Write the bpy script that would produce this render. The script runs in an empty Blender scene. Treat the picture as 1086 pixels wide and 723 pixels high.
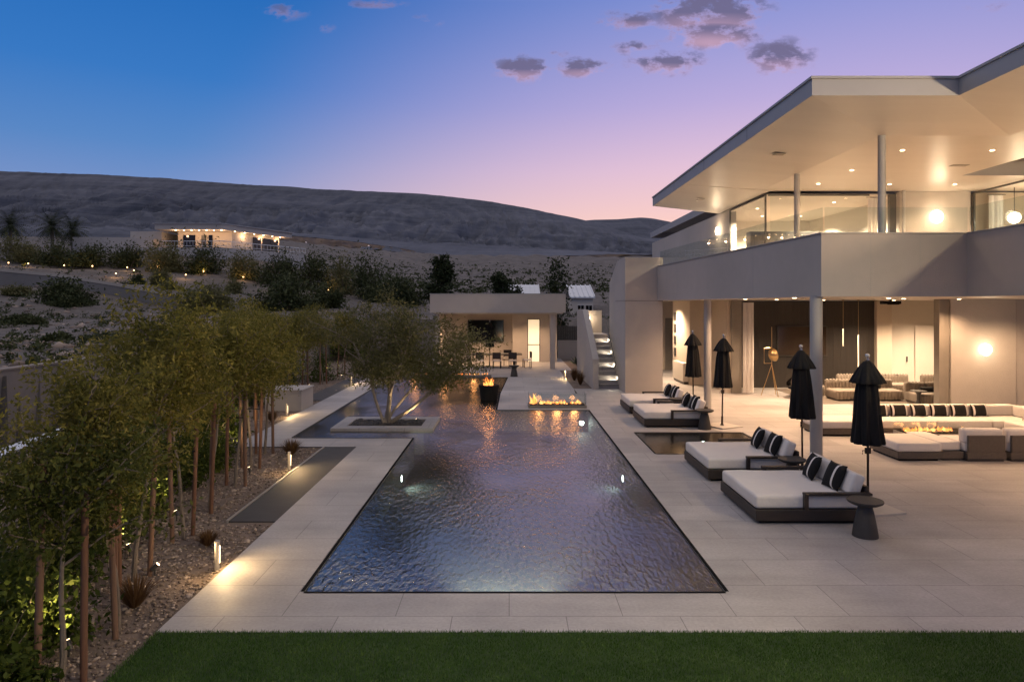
import bpy, bmesh, math, random
import numpy as np
from mathutils import Vector, Matrix, noise as mn
R = math.radians
scene = bpy.context.scene
COL = scene.collection
F, HZ, VX, CH = 724.0, 324.0, 540.0, 3.6          # focal length, horizon row, axis column (photo pixels), eye height
def at(px, py, Y):                                 # photo pixel at a known depth -> point
    return Vector(((px-VX)*Y/F, Y, CH-(py-HZ)*Y/F))
def gp(px, py):                                    # photo pixel lying on the terrace floor -> point
    return at(px, py, F*CH/(py-HZ))

# ---------------------------------------------------------------- materials
def nd(nt, t, **kw):
    n = nt.nodes.new(t)
    for k, v in kw.items(): setattr(n, k, v)
    return n
def base_mat(name):
    m = bpy.data.materials.new(name); m.use_nodes = True
    nt = m.node_tree
    return m, nt, nt.nodes['Principled BSDF'], nt.nodes['Material Output']
def mat(name, c1, c2=None, rough=.6, scale=3., bump=0., bscale=None, metal=0., spec=None, stretch=(1,1,1), detail=5, fine=.25):
    m, nt, b, out = base_mat(name)
    c2 = c2 or tuple(x*.82 for x in c1)
    tc = nd(nt, 'ShaderNodeTexCoord'); mp = nd(nt, 'ShaderNodeMapping'); mp.inputs['Scale'].default_value = stretch
    nt.links.new(tc.outputs['Object'], mp.inputs['Vector'])
    n1 = nd(nt, 'ShaderNodeTexNoise'); n1.inputs['Scale'].default_value = scale; n1.inputs['Detail'].default_value = detail
    n2 = nd(nt, 'ShaderNodeTexNoise'); n2.inputs['Scale'].default_value = scale*11; n2.inputs['Detail'].default_value = 3
    for n in (n1, n2): nt.links.new(mp.outputs[0], n.inputs['Vector'])
    mx = nd(nt, 'ShaderNodeMix', data_type='FLOAT'); mx.inputs[0].default_value = fine
    nt.links.new(n1.outputs['Fac'], mx.inputs[2]); nt.links.new(n2.outputs['Fac'], mx.inputs[3])
    mr = nd(nt, 'ShaderNodeMapRange'); mr.inputs[1].default_value = .32; mr.inputs[2].default_value = .68
    nt.links.new(mx.outputs[0], mr.inputs[0])
    cm = nd(nt, 'ShaderNodeMix', data_type='RGBA')
    cm.inputs[6].default_value = (*c1, 1); cm.inputs[7].default_value = (*c2, 1)
    nt.links.new(mr.outputs[0], cm.inputs[0]); nt.links.new(cm.outputs[2], b.inputs['Base Color'])
    b.inputs['Roughness'].default_value = rough; b.inputs['Metallic'].default_value = metal
    if spec is not None: b.inputs['Specular IOR Level'].default_value = spec
    if bump:
        n3 = nd(nt, 'ShaderNodeTexNoise'); n3.inputs['Scale'].default_value = bscale or scale*20; n3.inputs['Detail'].default_value = 4
        nt.links.new(mp.outputs[0], n3.inputs['Vector'])
        bp = nd(nt, 'ShaderNodeBump'); bp.inputs['Strength'].default_value = bump; bp.inputs['Distance'].default_value = .02
        nt.links.new(n3.outputs['Fac'], bp.inputs['Height']); nt.links.new(bp.outputs[0], b.inputs['Normal'])
    return m
def leaf_mat(name, c1, c2, c3, trans=.25):
    m, nt, b, out = base_mat(name)
    g = nd(nt, 'ShaderNodeNewGeometry'); tc = nd(nt, 'ShaderNodeTexCoord')
    rp = nd(nt, 'ShaderNodeValToRGB'); e = rp.color_ramp.elements
    e[0].position = 0; e[0].color = (*c1, 1); e[1].position = 1; e[1].color = (*c3, 1)
    x = e.new(.55); x.color = (*c2, 1)
    n = nd(nt, 'ShaderNodeTexNoise'); n.inputs['Scale'].default_value = 1.6; nt.links.new(tc.outputs['Object'], n.inputs['Vector'])
    ad = nd(nt, 'ShaderNodeMath', operation='MULTIPLY_ADD'); ad.inputs[1].default_value = .55
    sb = nd(nt, 'ShaderNodeMath', operation='MULTIPLY_ADD'); sb.inputs[1].default_value = 1.3; sb.inputs[2].default_value = -.42
    nt.links.new(n.outputs['Fac'], sb.inputs[0]); nt.links.new(g.outputs['Random Per Island'], ad.inputs[0]); nt.links.new(sb.outputs[0], ad.inputs[2])
    nt.links.new(ad.outputs[0], rp.inputs[0]); nt.links.new(rp.outputs[0], b.inputs['Base Color'])
    b.inputs['Roughness'].default_value = .6; b.inputs['Specular IOR Level'].default_value = .12
    t = nd(nt, 'ShaderNodeBsdfTranslucent'); nt.links.new(rp.outputs[0], t.inputs[0])
    ms = nd(nt, 'ShaderNodeMixShader'); ms.inputs[0].default_value = trans
    nt.links.new(b.outputs[0], ms.inputs[1]); nt.links.new(t.outputs[0], ms.inputs[2]); nt.links.new(ms.outputs[0], out.inputs[0])
    return m
def emit(name, col, s):
    m, nt, b, out = base_mat(name)
    b.inputs['Base Color'].default_value = (.8, .8, .8, 1)
    b.inputs['Emission Color'].default_value = (*col, 1); b.inputs['Emission Strength'].default_value = s
    return m
def flame_mat(name):
    m, nt, b, out = base_mat(name); nt.nodes.remove(b)
    e = nd(nt, 'ShaderNodeEmission'); e.inputs[1].default_value = 2.4
    g = nd(nt, 'ShaderNodeNewGeometry'); rp = nd(nt, 'ShaderNodeValToRGB')
    rp.color_ramp.elements[0].color = (1, .22, .035, 1); rp.color_ramp.elements[1].color = (1, .55, .17, 1)
    nt.links.new(g.outputs['Random Per Island'], rp.inputs[0]); nt.links.new(rp.outputs[0], e.inputs[0])
    t = nd(nt, 'ShaderNodeBsdfTransparent'); lw = nd(nt, 'ShaderNodeLayerWeight'); lw.inputs[0].default_value = .45
    ms = nd(nt, 'ShaderNodeMixShader'); nt.links.new(lw.outputs['Facing'], ms.inputs[0])
    nt.links.new(e.outputs[0], ms.inputs[1]); nt.links.new(t.outputs[0], ms.inputs[2]); nt.links.new(ms.outputs[0], out.inputs[0])
    return m
def glass_mat(name, tint=(.95, .97, .97), ior=1.5):
    m, nt, b, out = base_mat(name); nt.nodes.remove(b)
    t = nd(nt, 'ShaderNodeBsdfTransparent'); t.inputs[0].default_value = (*tint, 1)
    g = nd(nt, 'ShaderNodeBsdfGlossy'); g.inputs['Roughness'].default_value = .01
    f = nd(nt, 'ShaderNodeLayerWeight'); f.inputs[0].default_value = .5
    p = nd(nt, 'ShaderNodeMath', operation='POWER'); p.inputs[1].default_value = 5; nt.links.new(f.outputs['Facing'], p.inputs[0])
    q = nd(nt, 'ShaderNodeMath', operation='MULTIPLY_ADD'); q.inputs[1].default_value = .75; q.inputs[2].default_value = .035; nt.links.new(p.outputs[0], q.inputs[0])
    ms = nd(nt, 'ShaderNodeMixShader'); nt.links.new(q.outputs[0], ms.inputs[0])
    nt.links.new(t.outputs[0], ms.inputs[1]); nt.links.new(g.outputs[0], ms.inputs[2]); nt.links.new(ms.outputs[0], out.inputs[0])
    return m
def water_mat(name, tint, wave=.5, sc=1.0):
    m, nt, b, out = base_mat(name); nt.nodes.remove(b)
    tc = nd(nt, 'ShaderNodeTexCoord'); mp = nd(nt, 'ShaderNodeMapping'); mp.inputs['Scale'].default_value = (1.0*sc, .42*sc, 1)
    mp.inputs['Rotation'].default_value = (0, 0, R(9))
    nt.links.new(tc.outputs['Object'], mp.inputs[0])
    a = nd(nt, 'ShaderNodeTexNoise'); a.inputs['Scale'].default_value = 13.5; a.inputs['Detail'].default_value = 3.0; a.inputs['Distortion'].default_value = .5
    c = nd(nt, 'ShaderNodeTexNoise'); c.inputs['Scale'].default_value = 1.7; c.inputs['Detail'].default_value = 1
    l = nd(nt, 'ShaderNodeTexNoise'); l.inputs['Scale'].default_value = .30; l.inputs['Detail'].default_value = 2
    for x in (a, c): nt.links.new(mp.outputs[0], x.inputs['Vector'])
    nt.links.new(tc.outputs['Object'], l.inputs['Vector'])
    # calmer and rougher areas of the surface (wind)
    lr = nd(nt, 'ShaderNodeMapRange'); lr.inputs[1].default_value = .36; lr.inputs[2].default_value = .60; lr.inputs[3].default_value = .22; lr.inputs[4].default_value = 1.15
    nt.links.new(l.outputs['Fac'], lr.inputs[0])
    mu = nd(nt, 'ShaderNodeMath', operation='MULTIPLY'); nt.links.new(a.outputs['Fac'], mu.inputs[0]); nt.links.new(lr.outputs[0], mu.inputs[1])
    ad = nd(nt, 'ShaderNodeMath', operation='MULTIPLY_ADD'); ad.inputs[1].default_value = .5
    nt.links.new(c.outputs['Fac'], ad.inputs[0]); nt.links.new(mu.outputs[0], ad.inputs[2])
    bp = nd(nt, 'ShaderNodeBump'); bp.inputs['Strength'].default_value = wave; bp.inputs['Distance'].default_value = .045
    nt.links.new(ad.outputs[0], bp.inputs['Height'])
    t = nd(nt, 'ShaderNodeBsdfTransparent'); t.inputs[0].default_value = (*tint, 1)
    g = nd(nt, 'ShaderNodeBsdfGlossy'); g.inputs['Roughness'].default_value = .14; g.inputs[0].default_value = (1, .95, .87, 1)  # warm tint put into the reflection colour to offset the blue sky light
    f = nd(nt, 'ShaderNodeFresnel'); f.inputs[0].default_value = 3.4
    nt.links.new(bp.outputs[0], g.inputs['Normal']); nt.links.new(bp.outputs[0], f.inputs['Normal'])
    ms = nd(nt, 'ShaderNodeMixShader'); nt.links.new(f.outputs[0], ms.inputs[0])
    nt.links.new(t.outputs[0], ms.inputs[1]); nt.links.new(g.outputs[0], ms.inputs[2]); nt.links.new(ms.outputs[0], out.inputs[0])
    return m
def paving_mat(name, c1, c2, bw, bh, joint=.006):
    m, nt, b, out = base_mat(name)
    tc = nd(nt, 'ShaderNodeTexCoord')
    br = nd(nt, 'ShaderNodeTexBrick'); br.offset = .5; br.squash = 1
    br.inputs['Scale'].default_value = 1; br.inputs['Brick Width'].default_value = bw; br.inputs['Row Height'].default_value = bh
    br.inputs['Mortar Size'].default_value = joint; br.inputs['Mortar Smooth'].default_value = .3; br.inputs['Bias'].default_value = 0
    br.inputs['Color1'].default_value = (*c1, 1); br.inputs['Color2'].default_value = (*c2, 1)
    br.inputs['Mortar'].default_value = (*(x*.54 for x in c2), 1)
    nt.links.new(tc.outputs['Object'], br.inputs['Vector'])
    n1 = nd(nt, 'ShaderNodeTexNoise'); n1.inputs['Scale'].default_value = .55; n1.inputs['Detail'].default_value = 7; n1.inputs['Roughness'].default_value = .62
    n2 = nd(nt, 'ShaderNodeTexNoise'); n2.inputs['Scale'].default_value = 26; n2.inputs['Detail'].default_value = 4
    st = nd(nt, 'ShaderNodeMapping'); st.inputs['Scale'].default_value = (.5, 2.2, 1); nt.links.new(tc.outputs['Object'], st.inputs[0])
    n3 = nd(nt, 'ShaderNodeTexNoise'); n3.inputs['Scale'].default_value = 1.3; n3.inputs['Detail'].default_value = 6
    nt.links.new(tc.outputs['Object'], n1.inputs['Vector']); nt.links.new(tc.outputs['Object'], n2.inputs['Vector']); nt.links.new(st.outputs[0], n3.inputs['Vector'])
    def mr(src, lo, hi):
        r = nd(nt, 'ShaderNodeMapRange'); r.inputs[1].default_value = .3; r.inputs[2].default_value = .7; r.inputs[3].default_value = lo; r.inputs[4].default_value = hi
        nt.links.new(src, r.inputs[0]); return r.outputs[0]
    k = nd(nt, 'ShaderNodeMath', operation='MULTIPLY'); nt.links.new(mr(n1.outputs['Fac'], .72, 1.12), k.inputs[0]); nt.links.new(mr(n2.outputs['Fac'], .9, 1.08), k.inputs[1])
    k2 = nd(nt, 'ShaderNodeMath', operation='MULTIPLY'); nt.links.new(k.outputs[0], k2.inputs[0]); nt.links.new(mr(n3.outputs['Fac'], .9, 1.06), k2.inputs[1])
    vm = nd(nt, 'ShaderNodeVectorMath', operation='SCALE'); nt.links.new(br.outputs['Color'], vm.inputs[0]); nt.links.new(k2.outputs[0], vm.inputs['Scale'])
    nt.links.new(vm.outputs[0], b.inputs['Base Color'])
    nt.links.new(mr(n1.outputs['Fac'], .5, .72), b.inputs['Roughness'])
    bp = nd(nt, 'ShaderNodeBump'); bp.inputs['Strength'].default_value = .25; bp.inputs['Distance'].default_value = .004
    iv = nd(nt, 'ShaderNodeMath', operation='MULTIPLY_ADD'); iv.inputs[1].default_value = -1; nt.links.new(br.outputs['Fac'], iv.inputs[0]); nt.links.new(n2.outputs['Fac'], iv.inputs[2])
    nt.links.new(iv.outputs[0], bp.inputs['Height']); nt.links.new(bp.outputs[0], b.inputs['Normal'])
    return m

M = dict(
 deck=paving_mat('pale_paving', (.435, .413, .405), (.375, .356, .350), 1.32, .88, .006),
 stucco=mat('stucco', (.48, .44, .405), (.40, .37, .34), .85, .28, .4, 55),
 soffit=mat('soffit_plaster', (.63, .575, .52), (.58, .53, .475), .38, .5, .05, 3, stretch=(.35, 3, 1)),
 fascia=mat('fascia_metal', (.36, .36, .37), (.33, .33, .34), .5, .6),
 colpaint=mat('column_paint', (.40, .39, .38), (.37, .36, .35), .5, 1),
 white=mat('white_plaster', (.72, .66, .58), (.68, .62, .545), .7, .4),
 cream=mat('cream_paint', (.62, .54, .44), (.58, .5, .41), .6, .6),
 darkwood=mat('dark_wood_panel', (.028, .022, .019), (.017, .014, .012), .55, 2.0, .2, 20, stretch=(8, 8, .4)),
 frame=mat('dark_frame', (.05, .048, .046), (.04, .038, .036), .4, 4),
 louvre=mat('grey_louvre', (.24, .215, .185), (.2, .18, .155), .6, 2),
 glass=glass_mat('clear_glass'),
 railglass=glass_mat('rail_glass', (.9, .94, .94), 1.45),
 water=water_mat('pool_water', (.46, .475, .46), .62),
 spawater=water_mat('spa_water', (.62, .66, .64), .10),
 basin=mat('pool_plaster', (.105, .12, .125), (.08, .092, .096), .7, 2.5),
 spabasin=mat('spa_tile', (.17, .15, .13), (.13, .115, .10), .5, 4),
 slot=mat('black_slot', (.008, .008, .009), (.005, .005, .006), .9, 5, spec=.1),
 paletrunk=mat('pale_smooth_bark', (.30, .25, .205), (.19, .155, .125), .85, 5, .4, 30, stretch=(3, 3, .6)),
 turf=mat('turf_base', (.034, .070, .016), (.020, .045, .011), .9, 3, .4, 80),
 blade=leaf_mat('turf_blade', (.030, .075, .013), (.055, .115, .022), (.10, .16, .045), .2),
 soil=mat('gravel_soil', (.22, .165, .13), (.13, .10, .08), .95, 2.2, .8, 45),
 stone=None,
 darkpave=mat('dark_slate', (.065, .062, .062), (.045, .043, .044), .75, 2.2, .2, 40),
 steel=mat('steel_edge', (.42, .39, .36), (.36, .33, .3), .45, 6, metal=.3),
 bedwood=mat('espresso_wood', (.032, .023, .019), (.020, .015, .012), .5, 3, .1, 40, stretch=(1, 6, 6)),
 mattress=mat('white_canvas', (.74, .70, .66), (.67, .635, .60), .9, 1.6, .35, 13),
 black=mat('black_canvas', (.013, .013, .014), (.007, .007, .008), .85, 6, .5, 16, spec=.25, stretch=(1, 1, .35)),
 pole=mat('bronze_pole', (.045, .030, .022), (.03, .022, .017), .4, 6, metal=.4),
 chrome=mat('polished_steel', (.6, .6, .6), (.55, .55, .55), .2, 6, metal=1.),
 plate=mat('pale_base_plate', (.52, .48, .44), (.47, .44, .40), .6, 3),
 tabledark=mat('dark_cast_stone', (.048, .045, .043), (.034, .032, .031), .6, 6, .15, 60),
 wicker=mat('taupe_wicker', (.12, .10, .085), (.08, .066, .056), .7, 14, .5, 60, stretch=(1, 1, 5)),
 velvet=mat('taupe_velvet', (.24, .20, .16), (.19, .16, .13), .85, 3),
 brass=mat('brass', (.65, .45, .22), (.58, .4, .19), .3, 6, metal=1.),
 bark=mat('pale_bark', (.23, .19, .155), (.13, .105, .085), .9, 6, .5, 40, stretch=(3, 3, .6)),
 stake2=mat('weathered_stake', (.20, .115, .075), (.13, .075, .05), .85, 5, .3, 40, stretch=(4, 4, .4)),
 stake=mat('red_stake', (.17, .080, .045), (.11, .055, .034), .8, 5, .3, 40, stretch=(4, 4, .4)),
 leaf=leaf_mat('row_leaf', (.068, .075, .015), (.16, .150, .034), (.29, .245, .062), .35),
 leafdark=leaf_mat('shade_leaf', (.034, .046, .010), (.070, .082, .018), (.13, .13, .032), .3),  # darker leaf colour of the shortest staked tree
 olive=leaf_mat('olive_leaf', (.075, .080, .030), (.14, .138, .056), (.23, .205, .105), .35),
 hedge=leaf_mat('hedge_leaf', (.025, .042, .008), (.055, .080, .014), (.10, .12, .024)),
 desert=leaf_mat('desert_leaf', (.030, .042, .015), (.055, .068, .026), (.10, .105, .045), .12),
 dryleaf=leaf_mat('dry_grass', (.09, .05, .022), (.15, .085, .04), (.22, .13, .06)),
 ever=leaf_mat('evergreen_leaf', (.016, .026, .011), (.032, .044, .018), (.055, .065, .03), .12),
 agave=mat('agave_leaf', (.05, .075, .045), (.035, .055, .035), .5, 4),
 concrete=mat('retaining_concrete', (.22, .205, .19), (.17, .16, .15), .85, .35, .2, 12),
 wallstucco=mat('boundary_stucco', (.27, .235, .205), (.22, .19, .165), .9, .4, .2, 20),
 metalroof=mat('white_metal_roof', (.68, .70, .72), (.6, .62, .64), .45, .6),
 tv=mat('screen_black', (.006, .006, .007), (.005, .005, .006), .08, 2),
 rug=mat('rug', (.17, .14, .115), (.12, .10, .082), .95, 3),
 flame=flame_mat('flame'),
 led=emit('downlight_glow', (1, .70, .40), 14),
 globe=emit('globe_glow', (1, .82, .58), 11),
 stepled=emit('step_glow', (1, .85, .62), 10),
 poolled=emit('pool_lamp_glow', (.85, 1, .95), 22),
 amber=emit('amber_glow', (1, .50, .17), 5),
 slotglow=emit('bollard_slot_glow', (1, .72, .4), 2.2),
 bulb=emit('path_glow', (1, .72, .4), 6),
 rod=emit('rod_glow', (1, .68, .36), 1.6),
 doorglow=emit('frosted_lit_glass', (1, .74, .42), .75),
)
def stone_mat():
    m, nt, b, out = base_mat('gravel_stone')
    g = nd(nt, 'ShaderNodeNewGeometry'); rp = nd(nt, 'ShaderNodeValToRGB'); e = rp.color_ramp.elements
    e[0].color = (.10, .075, .06, 1); e[1].color = (.42, .34, .28, 1); x = e.new(.5); x.color = (.24, .185, .145, 1)
    nt.links.new(g.outputs['Random Per Island'], rp.inputs[0]); nt.links.new(rp.outputs[0], b.inputs['Base Color']); b.inputs['Roughness'].default_value = .9
    return m
M['stone'] = stone_mat()

# ---------------------------------------------------------------- object helpers
def tag(o, label=None, cat=None, group=None, kind=None):
    if label: o['label'] = label
    if cat: o['category'] = cat
    if group: o['group'] = group
    if kind: o['kind'] = kind
    return o
def thing(name, label, cat, loc=(0, 0, 0), rz=0., group=None):
    o = bpy.data.objects.new(name, None); COL.objects.link(o)
    o.location = loc; o.rotation_euler = (0, 0, rz); o.empty_display_size = .2
    return tag(o, label, cat, group)
def link(name, me, m, parent=None):
    o = bpy.data.objects.new(name, me); COL.objects.link(o)
    if m is not None and not me.materials: me.materials.append(m)
    if parent: o.parent = parent
    return o
def copy_tree(o, parent=None):
    c = o.copy(); COL.objects.link(c); c.parent = parent
    for ch in list(o.children): copy_tree(ch, c)
    return c
class MB:
    """collects shapes; build() links them as ONE mesh object. org = the thing's base, subtracted from every point"""
    def __init__(s, org=(0, 0, 0)): s.bm = bmesh.new(); s.org = Vector(org)
    def v(s, p): return s.bm.verts.new(Vector(p)-s.org)
    def face(s, pts):
        f = s.bm.faces.new([s.v(p) for p in pts]); return f
    def box(s, x0, x1, y0, y1, z0, z1, bev=0., seg=2):
        r = bmesh.ops.create_cube(s.bm, size=1)
        bmesh.ops.scale(s.bm, vec=(abs(x1-x0), abs(y1-y0), abs(z1-z0)), verts=r['verts'])
        bmesh.ops.translate(s.bm, vec=Vector(((x0+x1)/2, (y0+y1)/2, (z0+z1)/2))-s.org, verts=r['verts'])
        if bev: bmesh.ops.bevel(s.bm, geom=list({e for v in r['verts'] for e in v.link_edges}), offset=bev, segments=seg, profile=.6, affect='EDGES')
        return s
    def prism(s, poly, z0, z1):
        b = [s.v((x, y, z0)) for x, y in poly]; t = [s.v((x, y, z1)) for x, y in poly]; n = len(poly)
        for i in range(n): s.bm.faces.new((b[i], b[(i+1) % n], t[(i+1) % n], t[i]))
        s.bm.faces.new(t); s.bm.faces.new(b[::-1]); return s
    def prism_x(s, poly, x0, x1):                  # poly of (y, z) extruded along x
        b = [s.v((x0, y, z)) for y, z in poly]; t = [s.v((x1, y, z)) for y, z in poly]; n = len(poly)
        for i in range(n): s.bm.faces.new((b[i], b[(i+1) % n], t[(i+1) % n], t[i]))
        s.bm.faces.new(t); s.bm.faces.new(b[::-1]); return s
    def tube(s, pts, rad, seg=8, cap=True):
        rings = []
        pts = [Vector(p) for p in pts]
        for i, p in enumerate(pts):
            d = (pts[min(i+1, len(pts)-1)]-pts[max(i-1, 0)]).normalized()
            u = d.cross(Vector((0, 0, 1)) if abs(d.z) < .9 else Vector((1, 0, 0))).normalized(); w = d.cross(u)
            r = rad[i] if hasattr(rad, '__len__') else rad
            rings.append([s.v(p+(u*math.cos(a)+w*math.sin(a))*r) for a in [2*math.pi*k/seg for k in range(seg)]])
        for a, b in zip(rings, rings[1:]):
            for k in range(seg): s.bm.faces.new((a[k], a[(k+1) % seg], b[(k+1) % seg], b[k]))
        if cap: s.bm.faces.new(rings[0][::-1]); s.bm.faces.new(rings[-1])
        return s
    def lathe(s, prof, c=(0, 0, 0), seg=24, wob=None):
        rings = []
        for i, (r, z) in enumerate(prof):
            rings.append([s.v((c[0]+math.cos(a)*r*(wob(a, i) if wob else 1), c[1]+math.sin(a)*r*(wob(a, i) if wob else 1), c[2]+z)) for a in [2*math.pi*k/seg for k in range(seg)]])
        for a, b in zip(rings, rings[1:]):
            for k in range(seg): s.bm.faces.new((a[k], a[(k+1) % seg], b[(k+1) % seg], b[k]))
        s.bm.faces.new(rings[0][::-1]); s.bm.faces.new(rings[-1]); return s
    def ball(s, c, r, sub=2, sc=(1, 1, 1)):
        q = bmesh.ops.create_icosphere(s.bm, subdivisions=sub, radius=r)
        bmesh.ops.scale(s.bm, vec=sc, verts=q['verts']); bmesh.ops.translate(s.bm, vec=Vector(c)-s.org, verts=q['verts']); return s
    def xf(s, mtx): bmesh.ops.transform(s.bm, matrix=mtx, verts=s.bm.verts); return s
    def build(s, name, m, parent=None, smooth=False):
        bmesh.ops.recalc_face_normals(s.bm, faces=s.bm.faces)
        me = bpy.data.meshes.new(name); s.bm.to_mesh(me); s.bm.free()
        if smooth:
            for p in me.polygons: p.use_smooth = True
            if smooth != 'all':
                try: me.set_sharp_from_angle(angle=R(40))
                except Exception: pass
        return link(name, me, m, parent)
def struct(o, label, cat, kind='structure'): return tag(o, label, cat, None, kind)

# leaves: a diamond-shaped face for each point
def leaf_mesh(name, cen, size, rng, aspect=.42, up=.3, jit=.35):
    cen = np.asarray(cen, float); n = len(cen)
    a = rng.normal(size=(n, 3)); a /= np.linalg.norm(a, axis=1)[:, None]+1e-9
    a[:, 2] -= up; a /= np.linalg.norm(a, axis=1)[:, None]+1e-9
    b = np.cross(a, rng.normal(size=(n, 3))); b /= np.linalg.norm(b, axis=1)[:, None]+1e-9
    L = (size*(1+jit*rng.normal(size=n)).clip(.45, 1.9))[:, None]
    w = L*aspect*.5
    fold = np.cross(a, b)*L*.10
    v = np.stack([cen, cen+a*L*.45+b*w+fold, cen+a*L, cen+a*L*.45-b*w+fold], 1).reshape(-1, 3)
    return fast_mesh(name, v, np.arange(n*4).reshape(n, 4))
def fast_mesh(name, v, f):
    me = bpy.data.meshes.new(name); n, k = f.shape
    me.vertices.add(len(v)); me.vertices.foreach_set('co', np.asarray(v, np.float32).ravel())
    me.loops.add(n*k); me.loops.foreach_set('vertex_index', f.astype(np.int32).ravel())
    me.polygons.add(n); me.polygons.foreach_set('loop_start', (np.arange(n)*k).astype(np.int32)); me.polygons.foreach_set('loop_total', np.full(n, k, np.int32))
    me.update(calc_edges=True); me.validate()
    return me
def grow(seed, h, trunk_h, spread, n_main=6, sub=5, tip=5, r0=.05, lean=(0, 0), leaf_per=24, cl=.16, droop=.1, multi=None):
    """limbs and leaf points of one tree, base at the origin"""
    rnd = random.Random(seed); rng = np.random.default_rng(seed); w = MB(); pts = []
    def limb(p, d, L, r, n=4, wob=.18):
        ps, rs = [p.copy()], [r]
        for i in range(n):
            d = (d+Vector((rnd.gauss(0, wob), rnd.gauss(0, wob), rnd.gauss(0, wob*.6)))).normalized()
            p = p+d*L/n; ps.append(p.copy()); rs.append(r*(1-.7*(i+1)/n))
        return ps, rs, d
    starts = []
    if multi is None:
        ps, rs, d = limb(Vector((0, 0, 0)), Vector((lean[0], lean[1], 1)).normalized(), trunk_h+(h-trunk_h)*.55, r0, 7, .06)
        w.tube(ps, rs, 7)
        for k in range(n_main):
            t = (trunk_h+(h-trunk_h)*.5*k/max(1, n_main-1))/(trunk_h+(h-trunk_h)*.55)
            i = min(int(t*7), 6); p = ps[i].lerp(ps[i+1], t*7-i); a = k*2.4+rnd.uniform(-.5, .5)
            e = .45+.75*k/n_main
            starts.append((p, Vector((math.cos(a)*spread, math.sin(a)*spread, e*spread+.25)).normalized(), min(spread*rnd.uniform(.75, 1.15), h-p.z+.2), r0*.42))
        starts.append((ps[-1], Vector((0, 0, 1)), (h-ps[-1].z)*.8, r0*.35))
    else:
        for d, L, r in multi:
            ps, rs, dd = limb(Vector((rnd.uniform(-.1, .1), rnd.uniform(-.1, .1), 0)), Vector(d).normalized(), L, r, 7, .10)
            rs = [r*(1-.55*i/7) for i in range(8)]
            w.tube(ps, rs, 8)
            for k in range(n_main):
                i = 3+k % 5; p = ps[min(i, 7)]; a = k*2.4+rnd.uniform(-.6, .6)
                starts.append((p, (dd*.7+Vector((math.cos(a), math.sin(a), .35))).normalized(), spread*rnd.uniform(.6, 1.1), r*.4))
    for p, d, L, r in starts:
        ps, rs, dd = limb(p, d, L, r); w.tube(ps, rs, 5)
        for k in range(sub):
            if rnd.random() < .17: continue
            i = 1+k % 4; q = ps[i]
            sd = (dd*.6+Vector((rnd.gauss(0, .8), rnd.gauss(0, .8), rnd.gauss(.12, .45)-droop))).normalized()
            p2, r2, d2 = limb(q, sd, L*rnd.uniform(.4, .7), r*.45, 4, .25); w.tube(p2, r2, 4)
            for j in range(tip):
                c = p2[1+j % 4]; m = max(3, int(leaf_per*rnd.uniform(.15, 2.0)))
                g = rng.normal(size=(m, 3))*cl*np.array([1, 1, .8]); pts.append(np.array(c)+g)
    return w, np.concatenate(pts), rng
def bush_points(rng, n, rx, ry, rz, clumps=14, hole=.35):
    """leaf points of an uneven shrub sitting on the origin"""
    c = rng.normal(size=(clumps, 3)); c /= np.linalg.norm(c, axis=1)[:, None]
    c *= rng.uniform(.35, .85, size=(clumps, 1)); c[:, 2] = np.abs(c[:, 2])*1.0
    k = rng.integers(0, clumps, n); s = rng.uniform(.18, .38, size=clumps)[k]
    p = c[k]+rng.normal(size=(n, 3))*s[:, None]*.75
    p[:, 2] = np.abs(p[:, 2])*.9
    return p*np.array([rx, ry, rz])
def spot(parent, p, power, col=(1, .62, .33), size=R(130), blend=.6, rad=.05, aim=None, name='lamp_light'):
    l = bpy.data.lights.new(name, 'SPOT'); l.energy = power; l.color = col; l.spot_size = size; l.spot_blend = blend; l.shadow_soft_size = rad
    o = bpy.data.objects.new(name, l); COL.objects.link(o); o.location = p
    if aim is not None: o.rotation_euler = (Vector(aim)-Vector((0, 0, 0))).to_track_quat('-Z', 'Y').to_euler()
    if parent: o.parent = parent
    return o
def point(parent, p, power, col=(1, .62, .33), rad=.08, name='lamp_light'):
    l = bpy.data.lights.new(name, 'POINT'); l.energy = power; l.color = col; l.shadow_soft_size = rad
    o = bpy.data.objects.new(name, l); COL.objects.link(o); o.location = p
    if parent: o.parent = parent
    return o
WARM = (1, .61, .34)
# ================================================================ camera, sky
cd = bpy.data.cameras.new('camera'); cam = bpy.data.objects.new('camera', cd); COL.objects.link(cam)
cam.location = (0, 0, CH); cam.rotation_euler = (R(90), 0, 0); cd.sensor_width = 36; cd.lens = 24
cd.shift_x = 3/1086; cd.shift_y = -37.5/1086; cd.clip_end = 20000; cd.clip_start = .05
scene.camera = cam
scene.view_settings.view_transform = 'Standard'; scene.view_settings.look = 'None'; scene.view_settings.exposure = .12; scene.view_settings.gamma = 1
scene.cycles.use_denoising = True
scene.cycles.max_bounces = 7; scene.cycles.diffuse_bounces = 3; scene.cycles.glossy_bounces = 4; scene.cycles.transparent_max_bounces = 16; scene.cycles.transmission_bounces = 4
scene.cycles.sample_clamp_indirect = 4; scene.cycles.caustics_reflective = False; scene.cycles.caustics_refractive = False
scene.cycles.blur_glossy = .5

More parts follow.
